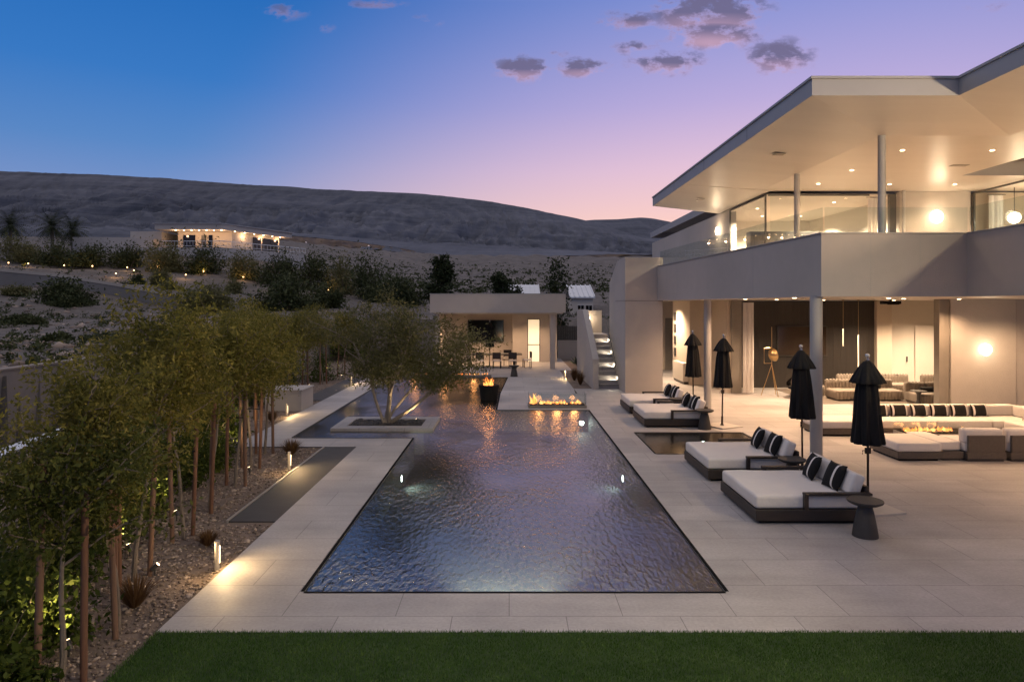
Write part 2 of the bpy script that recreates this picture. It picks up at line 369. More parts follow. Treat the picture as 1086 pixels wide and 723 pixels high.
SKYK = 1.0
w = bpy.data.worlds.new('World'); scene.world = w; w.use_nodes = True
nt = w.node_tree; bg = nt.nodes['Background']; L = nt.links.new
tc = nd(nt, 'ShaderNodeTexCoord'); sx = nd(nt, 'ShaderNodeSeparateXYZ'); L(tc.outputs['Generated'], sx.inputs[0])
def mth(op, a, b=None, c=None, clamp=False):
    n = nd(nt, 'ShaderNodeMath', operation=op); n.use_clamp = clamp
    for i, x in enumerate((a, b, c)):
        if x is None: continue
        if isinstance(x, (int, float)): n.inputs[i].default_value = x
        else: L(x, n.inputs[i])
    return n.outputs[0]
def srgb(r, g, b): return tuple(((c/255+.055)/1.055)**2.4 if c > 10 else c/255/12.92 for c in (r, g, b))+(1,)
elev = mth('MULTIPLY', mth('ARCSINE', sx.outputs['Z']), 180/math.pi)       # degrees above the horizon
hl = mth('SQRT', mth('ADD', mth('MULTIPLY', sx.outputs['X'], sx.outputs['X']), mth('MULTIPLY', sx.outputs['Y'], sx.outputs['Y'])))
ga = R(24); gdot = mth('DIVIDE', mth('ADD', mth('MULTIPLY', sx.outputs['X'], math.sin(ga)), mth('MULTIPLY', sx.outputs['Y'], math.cos(ga))), mth('MAXIMUM', hl, .001))
def ramp(stops):
    n = nd(nt, 'ShaderNodeValToRGB'); e = n.color_ramp.elements
    e[0].position = stops[0][0]/90; e[0].color = srgb(*stops[0][1]); e[1].position = stops[-1][0]/90; e[1].color = srgb(*stops[-1][1])
    for p, c in stops[1:-1]: x = e.new(p/90); x.color = srgb(*c)
    L(mth('DIVIDE', mth('MAXIMUM', elev, 0), 90), n.inputs[0]); return n.outputs[0]
away = ramp([(0, (150, 150, 185)), (8, (112, 138, 190)), (12, (78, 126, 188)), (17, (44, 112, 186)), (24, (20, 98, 176)), (26, (100, 132, 182)), (30, (212, 204, 212)), (46, (226, 216, 220)), (60, (188, 180, 186)), (90, (180, 172, 180))])
glow = ramp([(0, (255, 205, 150)), (4, (253, 208, 172)), (7, (240, 195, 188)), (11, (224, 186, 205)), (16, (190, 168, 212)), (24, (146, 150, 212)), (28, (186, 176, 206)), (34, (224, 212, 218)), (46, (226, 216, 220)), (60, (188, 180, 186)), (90, (180, 172, 180))])
gm = nd(nt, 'ShaderNodeMapRange', interpolation_type='SMOOTHSTEP'); gm.inputs[1].default_value = .53; gm.inputs[2].default_value = .985; L(mth('SUBTRACT', gdot, mth('MULTIPLY', elev, .008)), gm.inputs[0])
sky = nd(nt, 'ShaderNodeMix', data_type='RGBA'); L(gm.outputs[0], sky.inputs[0]); L(away, sky.inputs[6]); L(glow, sky.inputs[7])
nish = nd(nt, 'ShaderNodeTexSky', sky_type='NISHITA'); nish.sun_disc = False; nish.sun_elevation = R(-1.5); nish.sun_rotation = R(24)
na = nd(nt, 'ShaderNodeMix', data_type='RGBA', blend_type='ADD'); na.inputs[0].default_value = .05; bk = nd(nt, 'ShaderNodeMapRange', interpolation_type='SMOOTHSTEP'); bk.inputs[1].default_value = -.2; bk.inputs[2].default_value = .45; bk.inputs[3].default_value = 0; bk.inputs[4].default_value = 1; L(gdot, bk.inputs[0])
low = nd(nt, 'ShaderNodeMapRange'); low.inputs[1].default_value = 28; low.inputs[2].default_value = 55; L(elev, low.inputs[0])
dim = mth('MULTIPLY_ADD', mth('MAXIMUM', bk.outputs[0], low.outputs[0]), .35, .65)
vs_ = nd(nt, 'ShaderNodeVectorMath', operation='SCALE'); L(sky.outputs[2], vs_.inputs[0]); L(dim, vs_.inputs['Scale'])
L(vs_.outputs[0], na.inputs[6]); L(nish.outputs[0], na.inputs[7])
# dusk clouds: soft patches in fixed directions broken up by noise
yy = mth('MAXIMUM', sx.outputs['Y'], .05); u = mth('DIVIDE', sx.outputs['X'], yy); v = mth('DIVIDE', sx.outputs['Z'], yy)
cv = nd(nt, 'ShaderNodeCombineXYZ'); L(u, cv.inputs[0]); L(mth('MULTIPLY', v, 1.7), cv.inputs[1])
n1 = nd(nt, 'ShaderNodeTexNoise'); n1.inputs['Scale'].default_value = 26; n1.inputs['Detail'].default_value = 7; n1.inputs['Roughness'].default_value = .62; L(cv.outputs[0], n1.inputs['Vector'])
n0 = nd(nt, 'ShaderNodeTexNoise'); n0.inputs['Scale'].default_value = 7; n0.inputs['Detail'].default_value = 2; L(cv.outputs[0], n0.inputs['Vector'])
rag = mth('ADD', mth('MULTIPLY', mth('SUBTRACT', n1.outputs['Fac'], .5), 5.2), mth('MULTIPLY', mth('SUBTRACT', n0.outputs['Fac'], .5), .9))
front = mth('GREATER_THAN', sx.outputs['Y'], .06)
dens, under = None, None
for px, py, rx, ry, k in [(752, 12, 52, 26, 1.25), (757, 40, 46, 11, 1.1), (556, 73, 30, 12, 1.1), (617, 72, 28, 9, 1.1), (667, 21, 32, 10, .9), (673, 50, 26, 9, .75), (708, 66, 38, 12, 1.), (826, 60, 34, 17, 1.0), (398, 4, 34, 6, .6), (300, 12, 30, 11, .55), (345, 30, 14, 6, .4), (455, 22, 26, 8, .35), (585, 58, 22, 7, .5), (1050, 8, 40, 8, .3), (60, -30, 60, 14, .4), (-150, 40, 80, 16, .6), (1300, 30, 90, 18, .6)]:
    du = mth('DIVIDE', mth('SUBTRACT', u, (px-VX)/F), rx*1.25/F); dv = mth('DIVIDE', mth('SUBTRACT', v, (HZ-py)/F), ry*1.35/F)
    g = mth('SUBTRACT', k, mth('ADD', mth('MULTIPLY', du, du), mth('MULTIPLY', dv, dv)))
    dens = g if dens is None else mth('MAXIMUM', dens, g)
    lo = mth('MULTIPLY', mth('SUBTRACT', 0, dv), mth('MAXIMUM', g, 0)); under = lo if under is None else mth('ADD', under, lo)
cm = nd(nt, 'ShaderNodeMapRange', interpolation_type='SMOOTHSTEP'); cm.inputs[1].default_value = .05; cm.inputs[2].default_value = 1.15; L(mth('ADD', dens, rag), cm.inputs[0])
cmask = mth('MULTIPLY', mth('MULTIPLY', cm.outputs[0], mth('MULTIPLY', mth('ADD', dens, .25, None, True), 1.0, None, True)), mth('MULTIPLY', front, .92))
cc = nd(nt, 'ShaderNodeMix', data_type='RGBA'); cc.inputs[6].default_value = srgb(106, 100, 132); cc.inputs[7].default_value = srgb(208, 166, 188)
edge = mth('ADD', mth('MULTIPLY', under, 1.1), mth('SUBTRACT', .75, mth('MULTIPLY', cm.outputs[0], .8)), None, True); L(edge, cc.inputs[0])
fs = nd(nt, 'ShaderNodeMix', data_type='RGBA'); L(cmask, fs.inputs[0]); L(na.outputs[2], fs.inputs[6]); L(cc.outputs[2], fs.inputs[7])
L(fs.outputs[2], bg.inputs[0]); bg.inputs[1].default_value = SKYK
sl = bpy.data.lights.new('sun', 'SUN'); sl.energy = .12; sl.angle = R(20); sl.color = (1, .62, .5)
so = bpy.data.objects.new('sun', sl); COL.objects.link(so); so.rotation_euler = (-Vector((math.sin(R(24)), math.cos(R(24)), .06))).to_track_quat('-Z', 'Y').to_euler()

# ================================================================ far ground
def interp(x, xs, ys): return np.interp(x, xs, ys)
# photo rows of the ground at given forward distances, per photo column: the hillside as it lies
CXS = np.array([-400, 0, 50, 190, 300, 380, 456, 600, 700, 1500.])
ROWS = {18: [395, 388, 388, 384, 383, 383, 384, 390, 395, 400], 32: [366, 362, 362, 358, 356, 358, 362, 375, 375, 378], 52: [340, 336, 336, 338, 340, 342, 348, 352, 352, 352],
        70: [308, 306, 309, 330, 329, 329, 332, 336, 336, 336], 74: [294, 293, 296, 322, 326, 328, 331, 335, 335, 335], 92: [290, 289, 292, 306, 313, 318, 322, 326, 326, 326], 112: [280, 281, 284, 288, 301, 312, 317, 319, 319, 319],
        132: [262, 264, 265, 266, 280, 306, 313, 314, 314, 314], 170: [259, 261, 262, 263, 276, 298, 307, 308, 308, 308], 260: [258, 260, 260, 261, 270, 290, 298, 299, 299, 299], 450: [257, 257, 257, 258, 263, 277, 286, 287, 287, 287], 800: [255, 254, 254, 255, 257, 264, 270, 272, 272, 272]}
DS = np.array(sorted(ROWS)); HGT = np.array([[CH+(HZ-r)*d/F for r in ROWS[d]] for d in DS])
def ground_h(x, y):
    """terrain height at world x, y (y forward)"""
    y = max(y, 1.); col = VX+F*x/y; ly = math.log(min(max(y, 18), 800))
    k = [np.interp(col, CXS, HGT[i]) for i in range(len(DS))]
    return float(np.interp(ly, np.log(DS), k))
def terrain(rmin, rmax, nr, cols, hf, name, m):
    rr = np.exp(np.linspace(math.log(rmin), math.log(rmax), nr)); v = np.zeros((nr, len(cols), 3))
    for i, d in enumerate(rr):
        for j, c in enumerate(cols):
            x = (c-VX)*d/F; v[i, j] = (x, d, hf(x, d, c))
    idx = np.arange(nr*len(cols)).reshape(nr, -1)
    f = np.stack([idx[:-1, :-1], idx[:-1, 1:], idx[1:, 1:], idx[1:, :-1]], -1).reshape(-1, 4)
    me = fast_mesh(name, v.reshape(-1, 3), f)
    for p in me.polygons: p.use_smooth = True
    return link(name, me, m)
def hf_near(x, y, c):
    z = ground_h(x, y)+mn.fractal(Vector((x*.08, y*.08, 0)), 1, 2, 4)*(.25+y*.004)
    if -11.9 < x < 46 and y < 47.5: return -3.2
    if x > -11.9 and y < 60: return min(z, -.6+(y-47.5)*.1)
    if x <= -11.9 and y < 40: z = max(z, 1.75)
    return z
# desert sand, with darker gravelly streaks and pale washes
def desert_mat():
    m, t, b, out = base_mat('desert_ground'); l = t.links.new
    c = nd(t, 'ShaderNodeTexCoord'); rp = nd(t, 'ShaderNodeValToRGB'); e = rp.color_ramp.elements
    a = nd(t, 'ShaderNodeTexNoise'); a.inputs['Scale'].default_value = .11; a.inputs['Detail'].default_value = 8; a.inputs['Roughness'].default_value = .62
    d = nd(t, 'ShaderNodeTexNoise'); d.inputs['Scale'].default_value = 1.1; d.inputs['Detail'].default_value = 6; d.inputs['Roughness'].default_value = .7
    for n in (a, d): l(c.outputs['Object'], n.inputs['Vector'])
    k = nd(t, 'ShaderNodeMix', data_type='FLOAT'); k.inputs[0].default_value = .45; l(a.outputs['Fac'], k.inputs[2]); l(d.outputs['Fac'], k.inputs[3])
    e[0].position = .36; e[0].color = (.048, .043, .038, 1); e[1].position = .64; e[1].color = (.185, .16, .142, 1); x = e.new(.5); x.color = (.105, .092, .081, 1)
    l(k.outputs[0], rp.inputs[0]); l(rp.outputs[0], b.inputs['Base Color']); b.inputs['Roughness'].default_value = .95
    bp = nd(t, 'ShaderNodeBump'); bp.inputs['Strength'].default_value = .6; bp.inputs['Distance'].default_value = .3; l(d.outputs['Fac'], bp.inputs['Height']); l(bp.outputs[0], b.inputs['Normal'])
    return m
def rock_mat():
    m, t, b, out = base_mat('mountain_rock'); l = t.links.new
    c = nd(t, 'ShaderNodeTexCoord'); rp = nd(t, 'ShaderNodeValToRGB'); e = rp.color_ramp.elements
    mp = nd(t, 'ShaderNodeMapping'); mp.inputs['Scale'].default_value = (1, 1, 5); l(c.outputs['Object'], mp.inputs[0])
    a = nd(t, 'ShaderNodeTexNoise'); a.inputs['Scale'].default_value = .006; a.inputs['Detail'].default_value = 9; a.inputs['Roughness'].default_value = .66; l(mp.outputs[0], a.inputs['Vector'])
    d = nd(t, 'ShaderNodeTexNoise'); d.inputs['Scale'].default_value = .05; d.inputs['Detail'].default_value = 7; d.inputs['Roughness'].default_value = .75; mp2 = nd(t, 'ShaderNodeMapping'); mp2.inputs['Scale'].default_value = (1, .16, .5); l(c.outputs['Object'], mp2.inputs[0]); l(mp2.outputs[0], d.inputs['Vector'])
    k = nd(t, 'ShaderNodeMix', data_type='FLOAT'); k.inputs[0].default_value = .5; l(a.outputs['Fac'], k.inputs[2]); l(d.outputs['Fac'], k.inputs[3])
    mz = nd(t, 'ShaderNodeMapping'); mz.inputs['Scale'].default_value = (.0016, .0016, .075); l(c.outputs['Object'], mz.inputs[0])
    sn = nd(t, 'ShaderNodeTexNoise'); sn.inputs['Scale'].default_value = 1; sn.inputs['Detail'].default_value = 4; sn.inputs['Roughness'].default_value = .7; l(mz.outputs[0], sn.inputs['Vector'])
    k2 = nd(t, 'ShaderNodeMix', data_type='FLOAT'); k2.inputs[0].default_value = .48; l(k.outputs[0], k2.inputs[2]); l(sn.outputs['Fac'], k2.inputs[3]); k = k2
    e[0].position = .38; e[0].color = (.026, .034, .054, 1); e[1].position = .62; e[1].color = (.115, .125, .160, 1)
    l(k.outputs[0], rp.inputs[0]); l(rp.outputs[0], b.inputs['Base Color']); b.inputs['Roughness'].default_value = .95
    bp = nd(t, 'ShaderNodeBump'); bp.inputs['Strength'].default_value = .25; bp.inputs['Distance'].default_value = 5; l(k.outputs[0], bp.inputs['Height']); l(bp.outputs[0], b.inputs['Normal'])
    return m
M['sand'] = desert_mat(); M['rock'] = rock_mat()
g = terrain(3, 900, 150, np.concatenate([np.linspace(-3500, -450, 16), np.arange(-420, 1200, 7.), np.linspace(1230, 4500, 14)]), hf_near, 'desert_ground', M['sand'])
struct(g, 'sandy desert hillside rising from the boundary wall to the mountain foot', 'ground')
RX = [-600, -200, 0, 100, 180, 250, 330, 400, 450, 480, 520, 560, 600, 640, 680, 760]
RY = [196, 186, 181, 184.5, 189, 194.5, 199.5, 203, 205.5, 208.5, 213.5, 220.5, 229, 238, 252, 268]
def hf_mesa(x, y, c):
    top = CH+(HZ-np.interp(c, RX, RY))*1750/F
    base = CH+(HZ-np.interp(c, CXS, ROWS[800]))*800/F-6
    t = (y-760)/(1750-760)
    if t >= 1: return top-(t-1)*40+mn.noise(Vector((x*.01, y*.01, 3)))*3
    t = max(t, 0)
    s = .28*t+.72*t**2.0*(1+.0*t)
    if t > .8: s = s+.0
    wx = x+90*mn.noise(Vector((x*.004, y*.004, 7)))
    gu = .55*abs(mn.noise(Vector((wx*.0075+y*.0012, y*.0018, 1.7))))+.65*abs(mn.noise(Vector((wx*.02, y*.004, 4.2))))+.5*abs(mn.noise(Vector((wx*.05, y*.008, 9.2))))+.3*abs(mn.noise(Vector((wx*.11, y*.02, 2.2))))
    bench = .08*max(0, math.sin(t*9+mn.noise(Vector((x*.003, 0, 5)))*2))
    z = base+(top-base)*min(1, s+bench*(1-t))
    return z-(52*math.sin(math.pi*min(1, t**1.25))**.9*min(1, max(0, (t-.1)*5))+2)*(gu-.26)+5*math.sin(t*70+mn.noise(Vector((x*.004, y*.002, 5)))*3)*min(1, max(0, (t-.3)*3))*(1-t)
mo = terrain(755, 2100, 190, np.arange(-420, 770, 2.2), hf_mesa, 'mesa_mountain', M['rock'])
struct(mo, 'long dark mesa ridge sloping down to the right across the skyline', 'mountain')
FX = [380, 470, 520, 560, 600, 630, 655, 680, 692, 715, 740, 800, 900, 1200]
FY = [262, 252, 246, 240, 235.5, 233, 232.5, 230.5, 231.5, 236, 240, 246, 250, 258]
def hf_far(x, y, c):
    top = CH+(HZ-np.interp(c, FX, FY))*3300/F; t = (y-1600)/1700
    if t >= 1: return top-(t-1)*60
    t = max(t, 0)
    gu = abs(mn.noise(Vector((x*.004, y*.001, 1.7))))+.5*abs(mn.noise(Vector((x*.011, y*.003, 4.2))))
    return 80+(top-80)*t**1.4-(120*math.sin(math.pi*t)+4)*(gu-.2)
fo = terrain(1600, 3900, 60, np.arange(370, 1250, 4.), hf_far, 'far_mountain', M['rock'])
struct(fo, 'lower distant mountain hump behind the end of the mesa beside the house', 'mountain')

# ================================================================ terrace, pool, lawn, gravel
mb = MB()
SPA = (3.57, 6.6, 16.57, 19.4)
for x0, x1, y0, y1 in [(-3.9, 24, 7.53, 8.6), (-3.9, -2.58, 8.6, 18.6), (-7.1, -3.9, 17.43, 18.6), (-7.1, -5.9, 18.6, 34.3), (2.72, 3.57, 8.6, 28), (3.57, 6.6, 8.6, 16.57), (3.57, 6.6, 19.4, 28), (6.6, 24, 8.6, 28), (2.8, 4.76, 28, 29.6), (6.3, 24, 28, 42), (9, 24, -6, 7.53)]:
    mb.face([(x0, y0, 0), (x1, y0, 0), (x1, y1, 0), (x0, y1, 0)])
mb.face([(-.46, 23.56, 0), (2.72, 23.56, 0), (2.72, 28, 0), (2.8, 29.6, 0), (2.8, 38, 0), (-.1, 38, 0), (-.1, 34.3, 0), (-.4, 28, 0)])
mb.face([(-7.1, 34.3, 0), (-.1, 34.3, 0), (-.1, 38, 0), (-7.1, 38, 0)])
mb.face([(-6.5, 38, 0), (3.5, 38, 0), (3.5, 47, 0), (-6.5, 47, 0)])
struct(mb.build('terrace_paving', M['deck']), 'pale large-format stone paving around the pool and under the balcony', 'paving')
POOL = [(-2.58, 8.6), (2.72, 8.6), (2.72, 23.56), (-.46, 23.56), (-.4, 28), (-.1, 34.3), (-5.9, 34.3), (-5.9, 18.6), (-2.58, 18.6)]
def basin(name, poly, depth, m, lab):
    mb = MB(); n = len(poly)
    mb.face([(x, y, -depth) for x, y in poly])
    for i in range(n):
        (a, b), (c, d) = poly[i], poly[(i+1) % n]; mb.face([(a, b, -depth), (c, d, -depth), (c, d, 0), (a, b, 0)])
    return struct(mb.build(name, m), lab, 'pool basin')
basin('pool_basin', POOL, .75, M['basin'], 'dark plaster basin under the water of the long pool')
mb = MB(); mb.face([(x, y, -.012) for x, y in POOL])
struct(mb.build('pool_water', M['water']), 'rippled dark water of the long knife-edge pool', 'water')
SP = [(SPA[0], SPA[2]), (SPA[1], SPA[2]), (SPA[1], SPA[3]), (SPA[0], SPA[3])]
basin('spa_basin', SP, .6, M['spabasin'], 'square tiled basin of the spa among the daybeds')
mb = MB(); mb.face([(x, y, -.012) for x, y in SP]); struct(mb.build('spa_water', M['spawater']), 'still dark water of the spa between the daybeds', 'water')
def slot(name, poly, wd, lab):
    mb = MB(); n = len(poly)
    for i in range(n):
        a, b = Vector(poly[i]), Vector(poly[(i+1) % n]); d = (b-a).normalized(); o = Vector((d.y, -d.x))*wd
        e = d*wd
        q = [a-e*.0, b, b+o, a+o]
        mb.face([(p.x, p.y, .004) for p in q])
    return struct(mb.build(name, M['slot']), lab, 'edge')
slot('pool_edge_slot', POOL, .05, 'thin black overflow slot framing the long pool')
slot('spa_edge_slot', SP, .035, 'thin black overflow slot framing the spa')
mb = MB(); mb.box(-4.7, -3.91, 11.43, 17.42, -.1, -.006)
struct(mb.build('dark_slate_strip', M['darkpave']), 'dark slate strip sunk between gravel and walkway', 'paving')
mb = MB(); mb.box(-4.73, -4.70, 11.40, 17.42, -.1, .02)
struct(mb.build('steel_edging', M['steel']), 'thin pale steel edging along the dark slate strip', 'edging')
mb = MB(); mb.box(-8.0, -7.12, 26, 34, -.1, -.006); struct(mb.build('dark_slate_strip', M['darkpave']), 'distant dark slate strip left of the upper walkway', 'paving')
# planting beds
mb = MB()
def bed(x0, x1, y0, y1, z, n):
    for i in range(n):
        for j in range(n):
            pass
    mb.face([(x0, y0, z), (x1, y0, z), (x1, y1, z), (x0, y1, z)])
bed(-12, -3.9, -2, 17.43, -.03, 1); bed(-12, -7.1, 17.43, 47, -.03, 1); bed(2.8, 3.6, 29.6, 38, -.02, 1); bed(3.5, 6.3, 33.3, 47, -.02, 1); bed(-12, -6.5, 38, 47, -.035, 1)
struct(mb.build('gravel_bed', M['soil']), 'brown gravel planting bed under the row of staked trees', 'gravel bed')
rng = np.random.default_rng(5)
ico = bmesh.new(); bmesh.ops.create_icosphere(ico, subdivisions=1, radius=1); IV = np.array([v.co for v in ico.verts]); IF = np.array([[v.index for v in f.verts] for f in ico.faces]); ico.free()
def scatter_rocks(name, pos, size, m, flat=.6):
    n = len(pos); k = len(IV); V = np.empty((n, k, 3))
    s = size*np.exp(rng.normal(size=n)*.42)
    for i in range(3): V[:, :, i] = IV[None, :, i]*s[:, None]*rng.uniform(.65, 1.25, size=(n, 1))*(flat if i == 2 else 1)
    V *= rng.uniform(.75, 1.25, size=(n, k, 1)); a = rng.uniform(0, 6.28, size=n); c, sn = np.cos(a)[:, None], np.sin(a)[:, None]
    x = V[:, :, 0]*c-V[:, :, 1]*sn; y = V[:, :, 0]*sn+V[:, :, 1]*c; V[:, :, 0] = x; V[:, :, 1] = y
    V += pos[:, None, :]
    f = (IF[None]+np.arange(n)[:, None, None]*k).reshape(-1, 3)
    return link(name, fast_mesh(name, V.reshape(-1, 3), f), m)
p = []
while len(p) < 17000:
    y = 5.4+12*rng.random()**1.5; x = -3.95-rng.random()*4.6
    if -4.78 < x and 11.3 < y < 17.45: continue
    if y > 17.4: continue
    p.append((x, y, -.02))
for _ in range(2200): p.append((-7.15-3*rng.random(), 18.7+16*rng.random(), -.02))
tag(scatter_rocks('gravel', np.array(p), .0165, M['stone']), 'loose brown and tan gravel stones under the staked trees', 'gravel', kind='stuff')
# lawn
mb = MB(); mb.face([(-3.86, -2, -.004), (9, -2, -.004), (9, 7.53, -.004), (-3.86, 7.53, -.004)])
struct(mb.build('lawn', M['turf']), 'dark green artificial lawn in the foreground', 'lawn')
n = 90000; x = rng.uniform(-3.9, 6.4, n); y = 6.2+1.345*rng.random(n); keep = np.abs(x) < 9; a = rng.uniform(0, 6.28, n); h = rng.uniform(.018, .038, n)
b = np.stack([x, y, np.zeros(n)], 1); sd = np.stack([np.cos(a), np.sin(a), 0*a], 1)*.0035; ln = np.stack([rng.normal(size=n)*.012, rng.normal(size=n)*.012+.004, h], 1)
V = np.stack([b-sd, b+sd, b+ln], 1).reshape(-1, 3)
tag(link('turf_blades', fast_mesh('turf_blades', V, np.arange(n*3).reshape(n, 3)), M['blade']), 'short dark green turf blades along the paving edge', 'grass', kind='stuff')
# ================================================================ the main house
H = thing('main_house', 'large two-storey modern house with folded roof and pale balcony on the right of the pool', 'house', (10, 22, 0))
O = (10, 22, 0)
def hb(name, m, boxes, lab=None, smooth=False):
    mb = MB(O)
    for b in boxes: mb.box(*b)
    o = mb.build(name, m, H)
    if lab: o['label'] = lab
    return o
# balcony: floor slab, parapet
SL = [(7.14, 15.42), (10.42, 15.42), (10.42, -4), (24, -4), (24, 42), (6.32, 42), (6.32, 28.02)]
mb = MB(O); mb.prism(SL, 3.83, 4.4); mb.build('balcony_slab', M['soffit'], H)
mb = MB(O)
A, B, C_, D = Vector((6.07, 27.98)), Vector((6.95, 15.2)), Vector((10.2, 15.2)), Vector((10.2, -4))
nA = Vector((.2, .014))
mb.prism([(6.07, 27.98), (6.95, 15.2), (10.2, 15.2), (10.2, -4), (10.4, -4), (10.4, 15.4), (7.135, 15.4), (6.27, 27.98)], 3.80, 5.20)
mb.build('balcony_parapet', M['stucco'], H)
mb = MB(O)
mb.prism([(6.04, 27.97), (6.925, 15.175), (10.175, 15.175), (10.175, -4), (10.42, -4), (10.42, 15.42), (7.155, 15.42), (6.29, 27.97)], 5.203, 5.225)
mb.build('parapet_cap', M['fascia'], H)
for s_ in (.28, .55, .8):
    p_ = Vector((6.95, 15.2)).lerp(Vector((6.07, 27.98)), s_); mb = MB(O); mb.box(p_.x-.004, p_.x+.02, p_.y-.005, p_.y+.005, 3.81, 5.20); mb.build('panel_joint', M['colpaint'], H)
for x_ in (8.05, 9.15): mb = MB(O); mb.box(x_-.005, x_+.005, 15.197, 15.22, 3.81, 5.20); mb.build('panel_joint', M['colpaint'], H)
for y_ in (17.2, 21.0, 24.8): mb = MB(O); mb.box(5.987, 6.0, y_-.006, y_+.006, 7.752, 8.079); mb.build('fascia_joint', M['frame'], H)
# glass rail on the parapet
def rail(pts, z0, z1, n):
    mb = MB(O)
    (ax, ay), (bx, by) = pts; d = Vector((bx-ax, by-ay)); L_ = d.length; d.normalize(); q = Vector((-d.y, d.x))*.006
    for i in range(n):
        s0, s1 = L_*i/n+.012, L_*(i+1)/n-.012
        p0, p1 = Vector((ax, ay))+d*s0, Vector((ax, ay))+d*s1
        mb.prism([tuple(p0-q), tuple(p1-q), tuple(p1+q), tuple(p0+q)], z0, z1)
    return mb.build('glass_rail', M['railglass'], H)
rail([(6.17, 27.9), (7.04, 15.32)], 5.228, 5.80, 7); rail([(7.06, 15.3), (10.28, 15.3)], 5.228, 5.80, 2); rail([(10.3, 15.28), (10.3, -3.9)], 5.228, 5.80, 9)
# roof
ZE, ZF, ZT = 7.75, 7.5, 8.08
mb = MB(O)
OUT = [(5.99, 28.5), (5.99, 13.5), (8.89, 13.5), (8.89, -4), (24, -4), (24, 42), (8.7, 42), (8.7, 28.5)]
for (a, b), (c, d) in zip(OUT, OUT[1:]+OUT[:1]): mb.face([(a, b, ZE), (c, d, ZE), (c, d, ZT), (a, b, ZT)])
mb.face([(x, y, ZT) for x, y in OUT])
mb.build('roof', M['fascia'], H)
mb = MB(O)
mb.prism([(5.96, 28.52), (5.96, 13.47), (8.86, 13.47), (8.86, -4), (9.0, -4), (9.0, 13.62), (6.1, 13.62), (6.1, 28.52)], ZT+.002, ZT+.05)
mb.build('roof_edge_trim', M['fascia'], H)
mb = MB(O); S = lambda *p: mb.face(p)
S((5.99, 13.5, ZE), (5.99, 23.4, ZE), (8.55, 23.0, ZF), (8.55, 15.7, ZF))
S((5.99, 13.5, ZE), (8.55, 15.7, ZF), (11.5, 15.7, ZF), (8.89, 13.5, ZE))
S((8.89, 13.5, ZE), (11.5, 15.7, ZF), (11.5, -4, ZF), (8.89, -4, ZE))
mb.build('folded_soffit', M['soffit'], H)
mb = MB(O)
S((5.99, 23.4, ZE), (5.99, 28.5, ZE), (8.75, 28.5, ZF-.06), (8.75, 23.0, ZF-.06))
S((5.99, 23.4, ZE), (8.55, 23.0, ZF), (8.75, 23.0, ZF-.06))
mb.build('end_soffit', M['soffit'], H)
mb = MB(O)
S((8.55, 15.7, ZF), (8.55, 23.3, ZF), (13.6, 23.3, ZF), (13.6, 15.7, ZF)); S((11.5, -4, ZF), (11.5, 15.7, ZF), (24, 15.7, ZF), (24, -4, ZF))
S((13.6, 20.5, ZF), (13.6, 23.3, ZF), (24, 23.3, ZF), (24, 20.5, ZF)); S((19.5, 15.7, ZF), (19.5, 20.5, ZF), (24, 20.5, ZF), (24, 15.7, ZF)); S((13.6, 15.7, ZF), (13.6, 16.2, ZF), (19.5, 16.2, ZF), (19.5, 15.7, ZF))
mb.build('flat_ceiling', M['soffit'], H)
mb = MB(O)
for a, b in [((13.6, 16.2), (13.6, 20.5)), ((13.6, 20.5), (19.5, 20.5)), ((19.5, 20.5), (19.5, 16.2)), ((19.5, 16.2), (13.6, 16.2))]: mb.face([(*a, ZF), (*b, ZF), (*b, 8.05), (*a, 8.05)])
S((13.6, 16.2, 8.05), (13.6, 20.5, 8.05), (19.5, 20.5, 8.05), (19.5, 16.2, 8.05))
mb.build('ceiling_recess', M['fascia'], H)
# columns
def column(x, y, z0, z1, r):
    mb = MB(O); mb.lathe([(r, z0), (r, z1)], (x, y, 0), 20); mb.build('column', M['colpaint'], H, True)
column(6.98, 15.52, 0, 3.828, .135); column(6.86, 23.6, 0, 3.828, .125); column(8.58, 15.72, 4.4, 7.52, .085); column(8.56, 20.3, 4.4, 7.52, .085); column(13.35, 23.1, 4.4, 7.49, .05); column(11.77, 2.5, 4.4, 7.5, .085)  # last column is unseen, added to carry the assumed wall lamp
# tower beside the stairs
mb = MB(O); mb.prism_x([(28, 0), (32.4, 0), (32.4, 4.67), (30, 5.57), (28, 5.57)], 4.76, 6.3); mb.build('stair_tower', M['stucco'], H)
mb = MB(O); mb.box(4.752, 6.303, 27.992, 30.5, 3.79, 3.805); mb.build('shadow_joint', M['frame'], H)
# lower walls
hb('entry_wall', M['cream'], [(6.3, 10.2, 38.3, 38.5, 0, 3.82)])
hb('storage_wall', M['cream'], [(8.2, 9.0, 31, 34.2, 0, 3.82)])
hb('niche_shelf', M['frame'], [(8.17, 8.199, 33.5, 33.9, .55+i*.58, .95+i*.58) for i in range(5)], 'black square niches one above the other in a pale wall')
hb('low_cabinet', M['white'], [(7.95, 8.197, 31.2, 33.2, .12, .95)])
hb('cabinet_plinth', M['frame'], [(8.0, 8.19, 31.25, 33.15, .01, .12)])
hb('entry_door', M['louvre'], [(8.75, 9.25, 38.22, 38.297, .02, 2.9)])
hb('side_wall', M['cream'], [(9.0, 9.25, 28.2, 31.0, 0, 3.82)])
hb('louvre_panel', M['louvre'], [(9.12+i*.052, 9.16+i*.052, 27.96, 28.1, .02, 3.80) for i in range(8)])
hb('dark_panel_wall', M['darkwood'], [(10.05+i*.3, 10.345+i*.3, 30, 30.15, 0, 3.8) for i in range(20)])
hb('pilaster', M['cream'], [(16.06, 16.7, 29.8, 31, 0, 3.82)])
hb('rear_wall', M['white'], [(16.7, 24, 31, 31.2, 0, 3.82)])
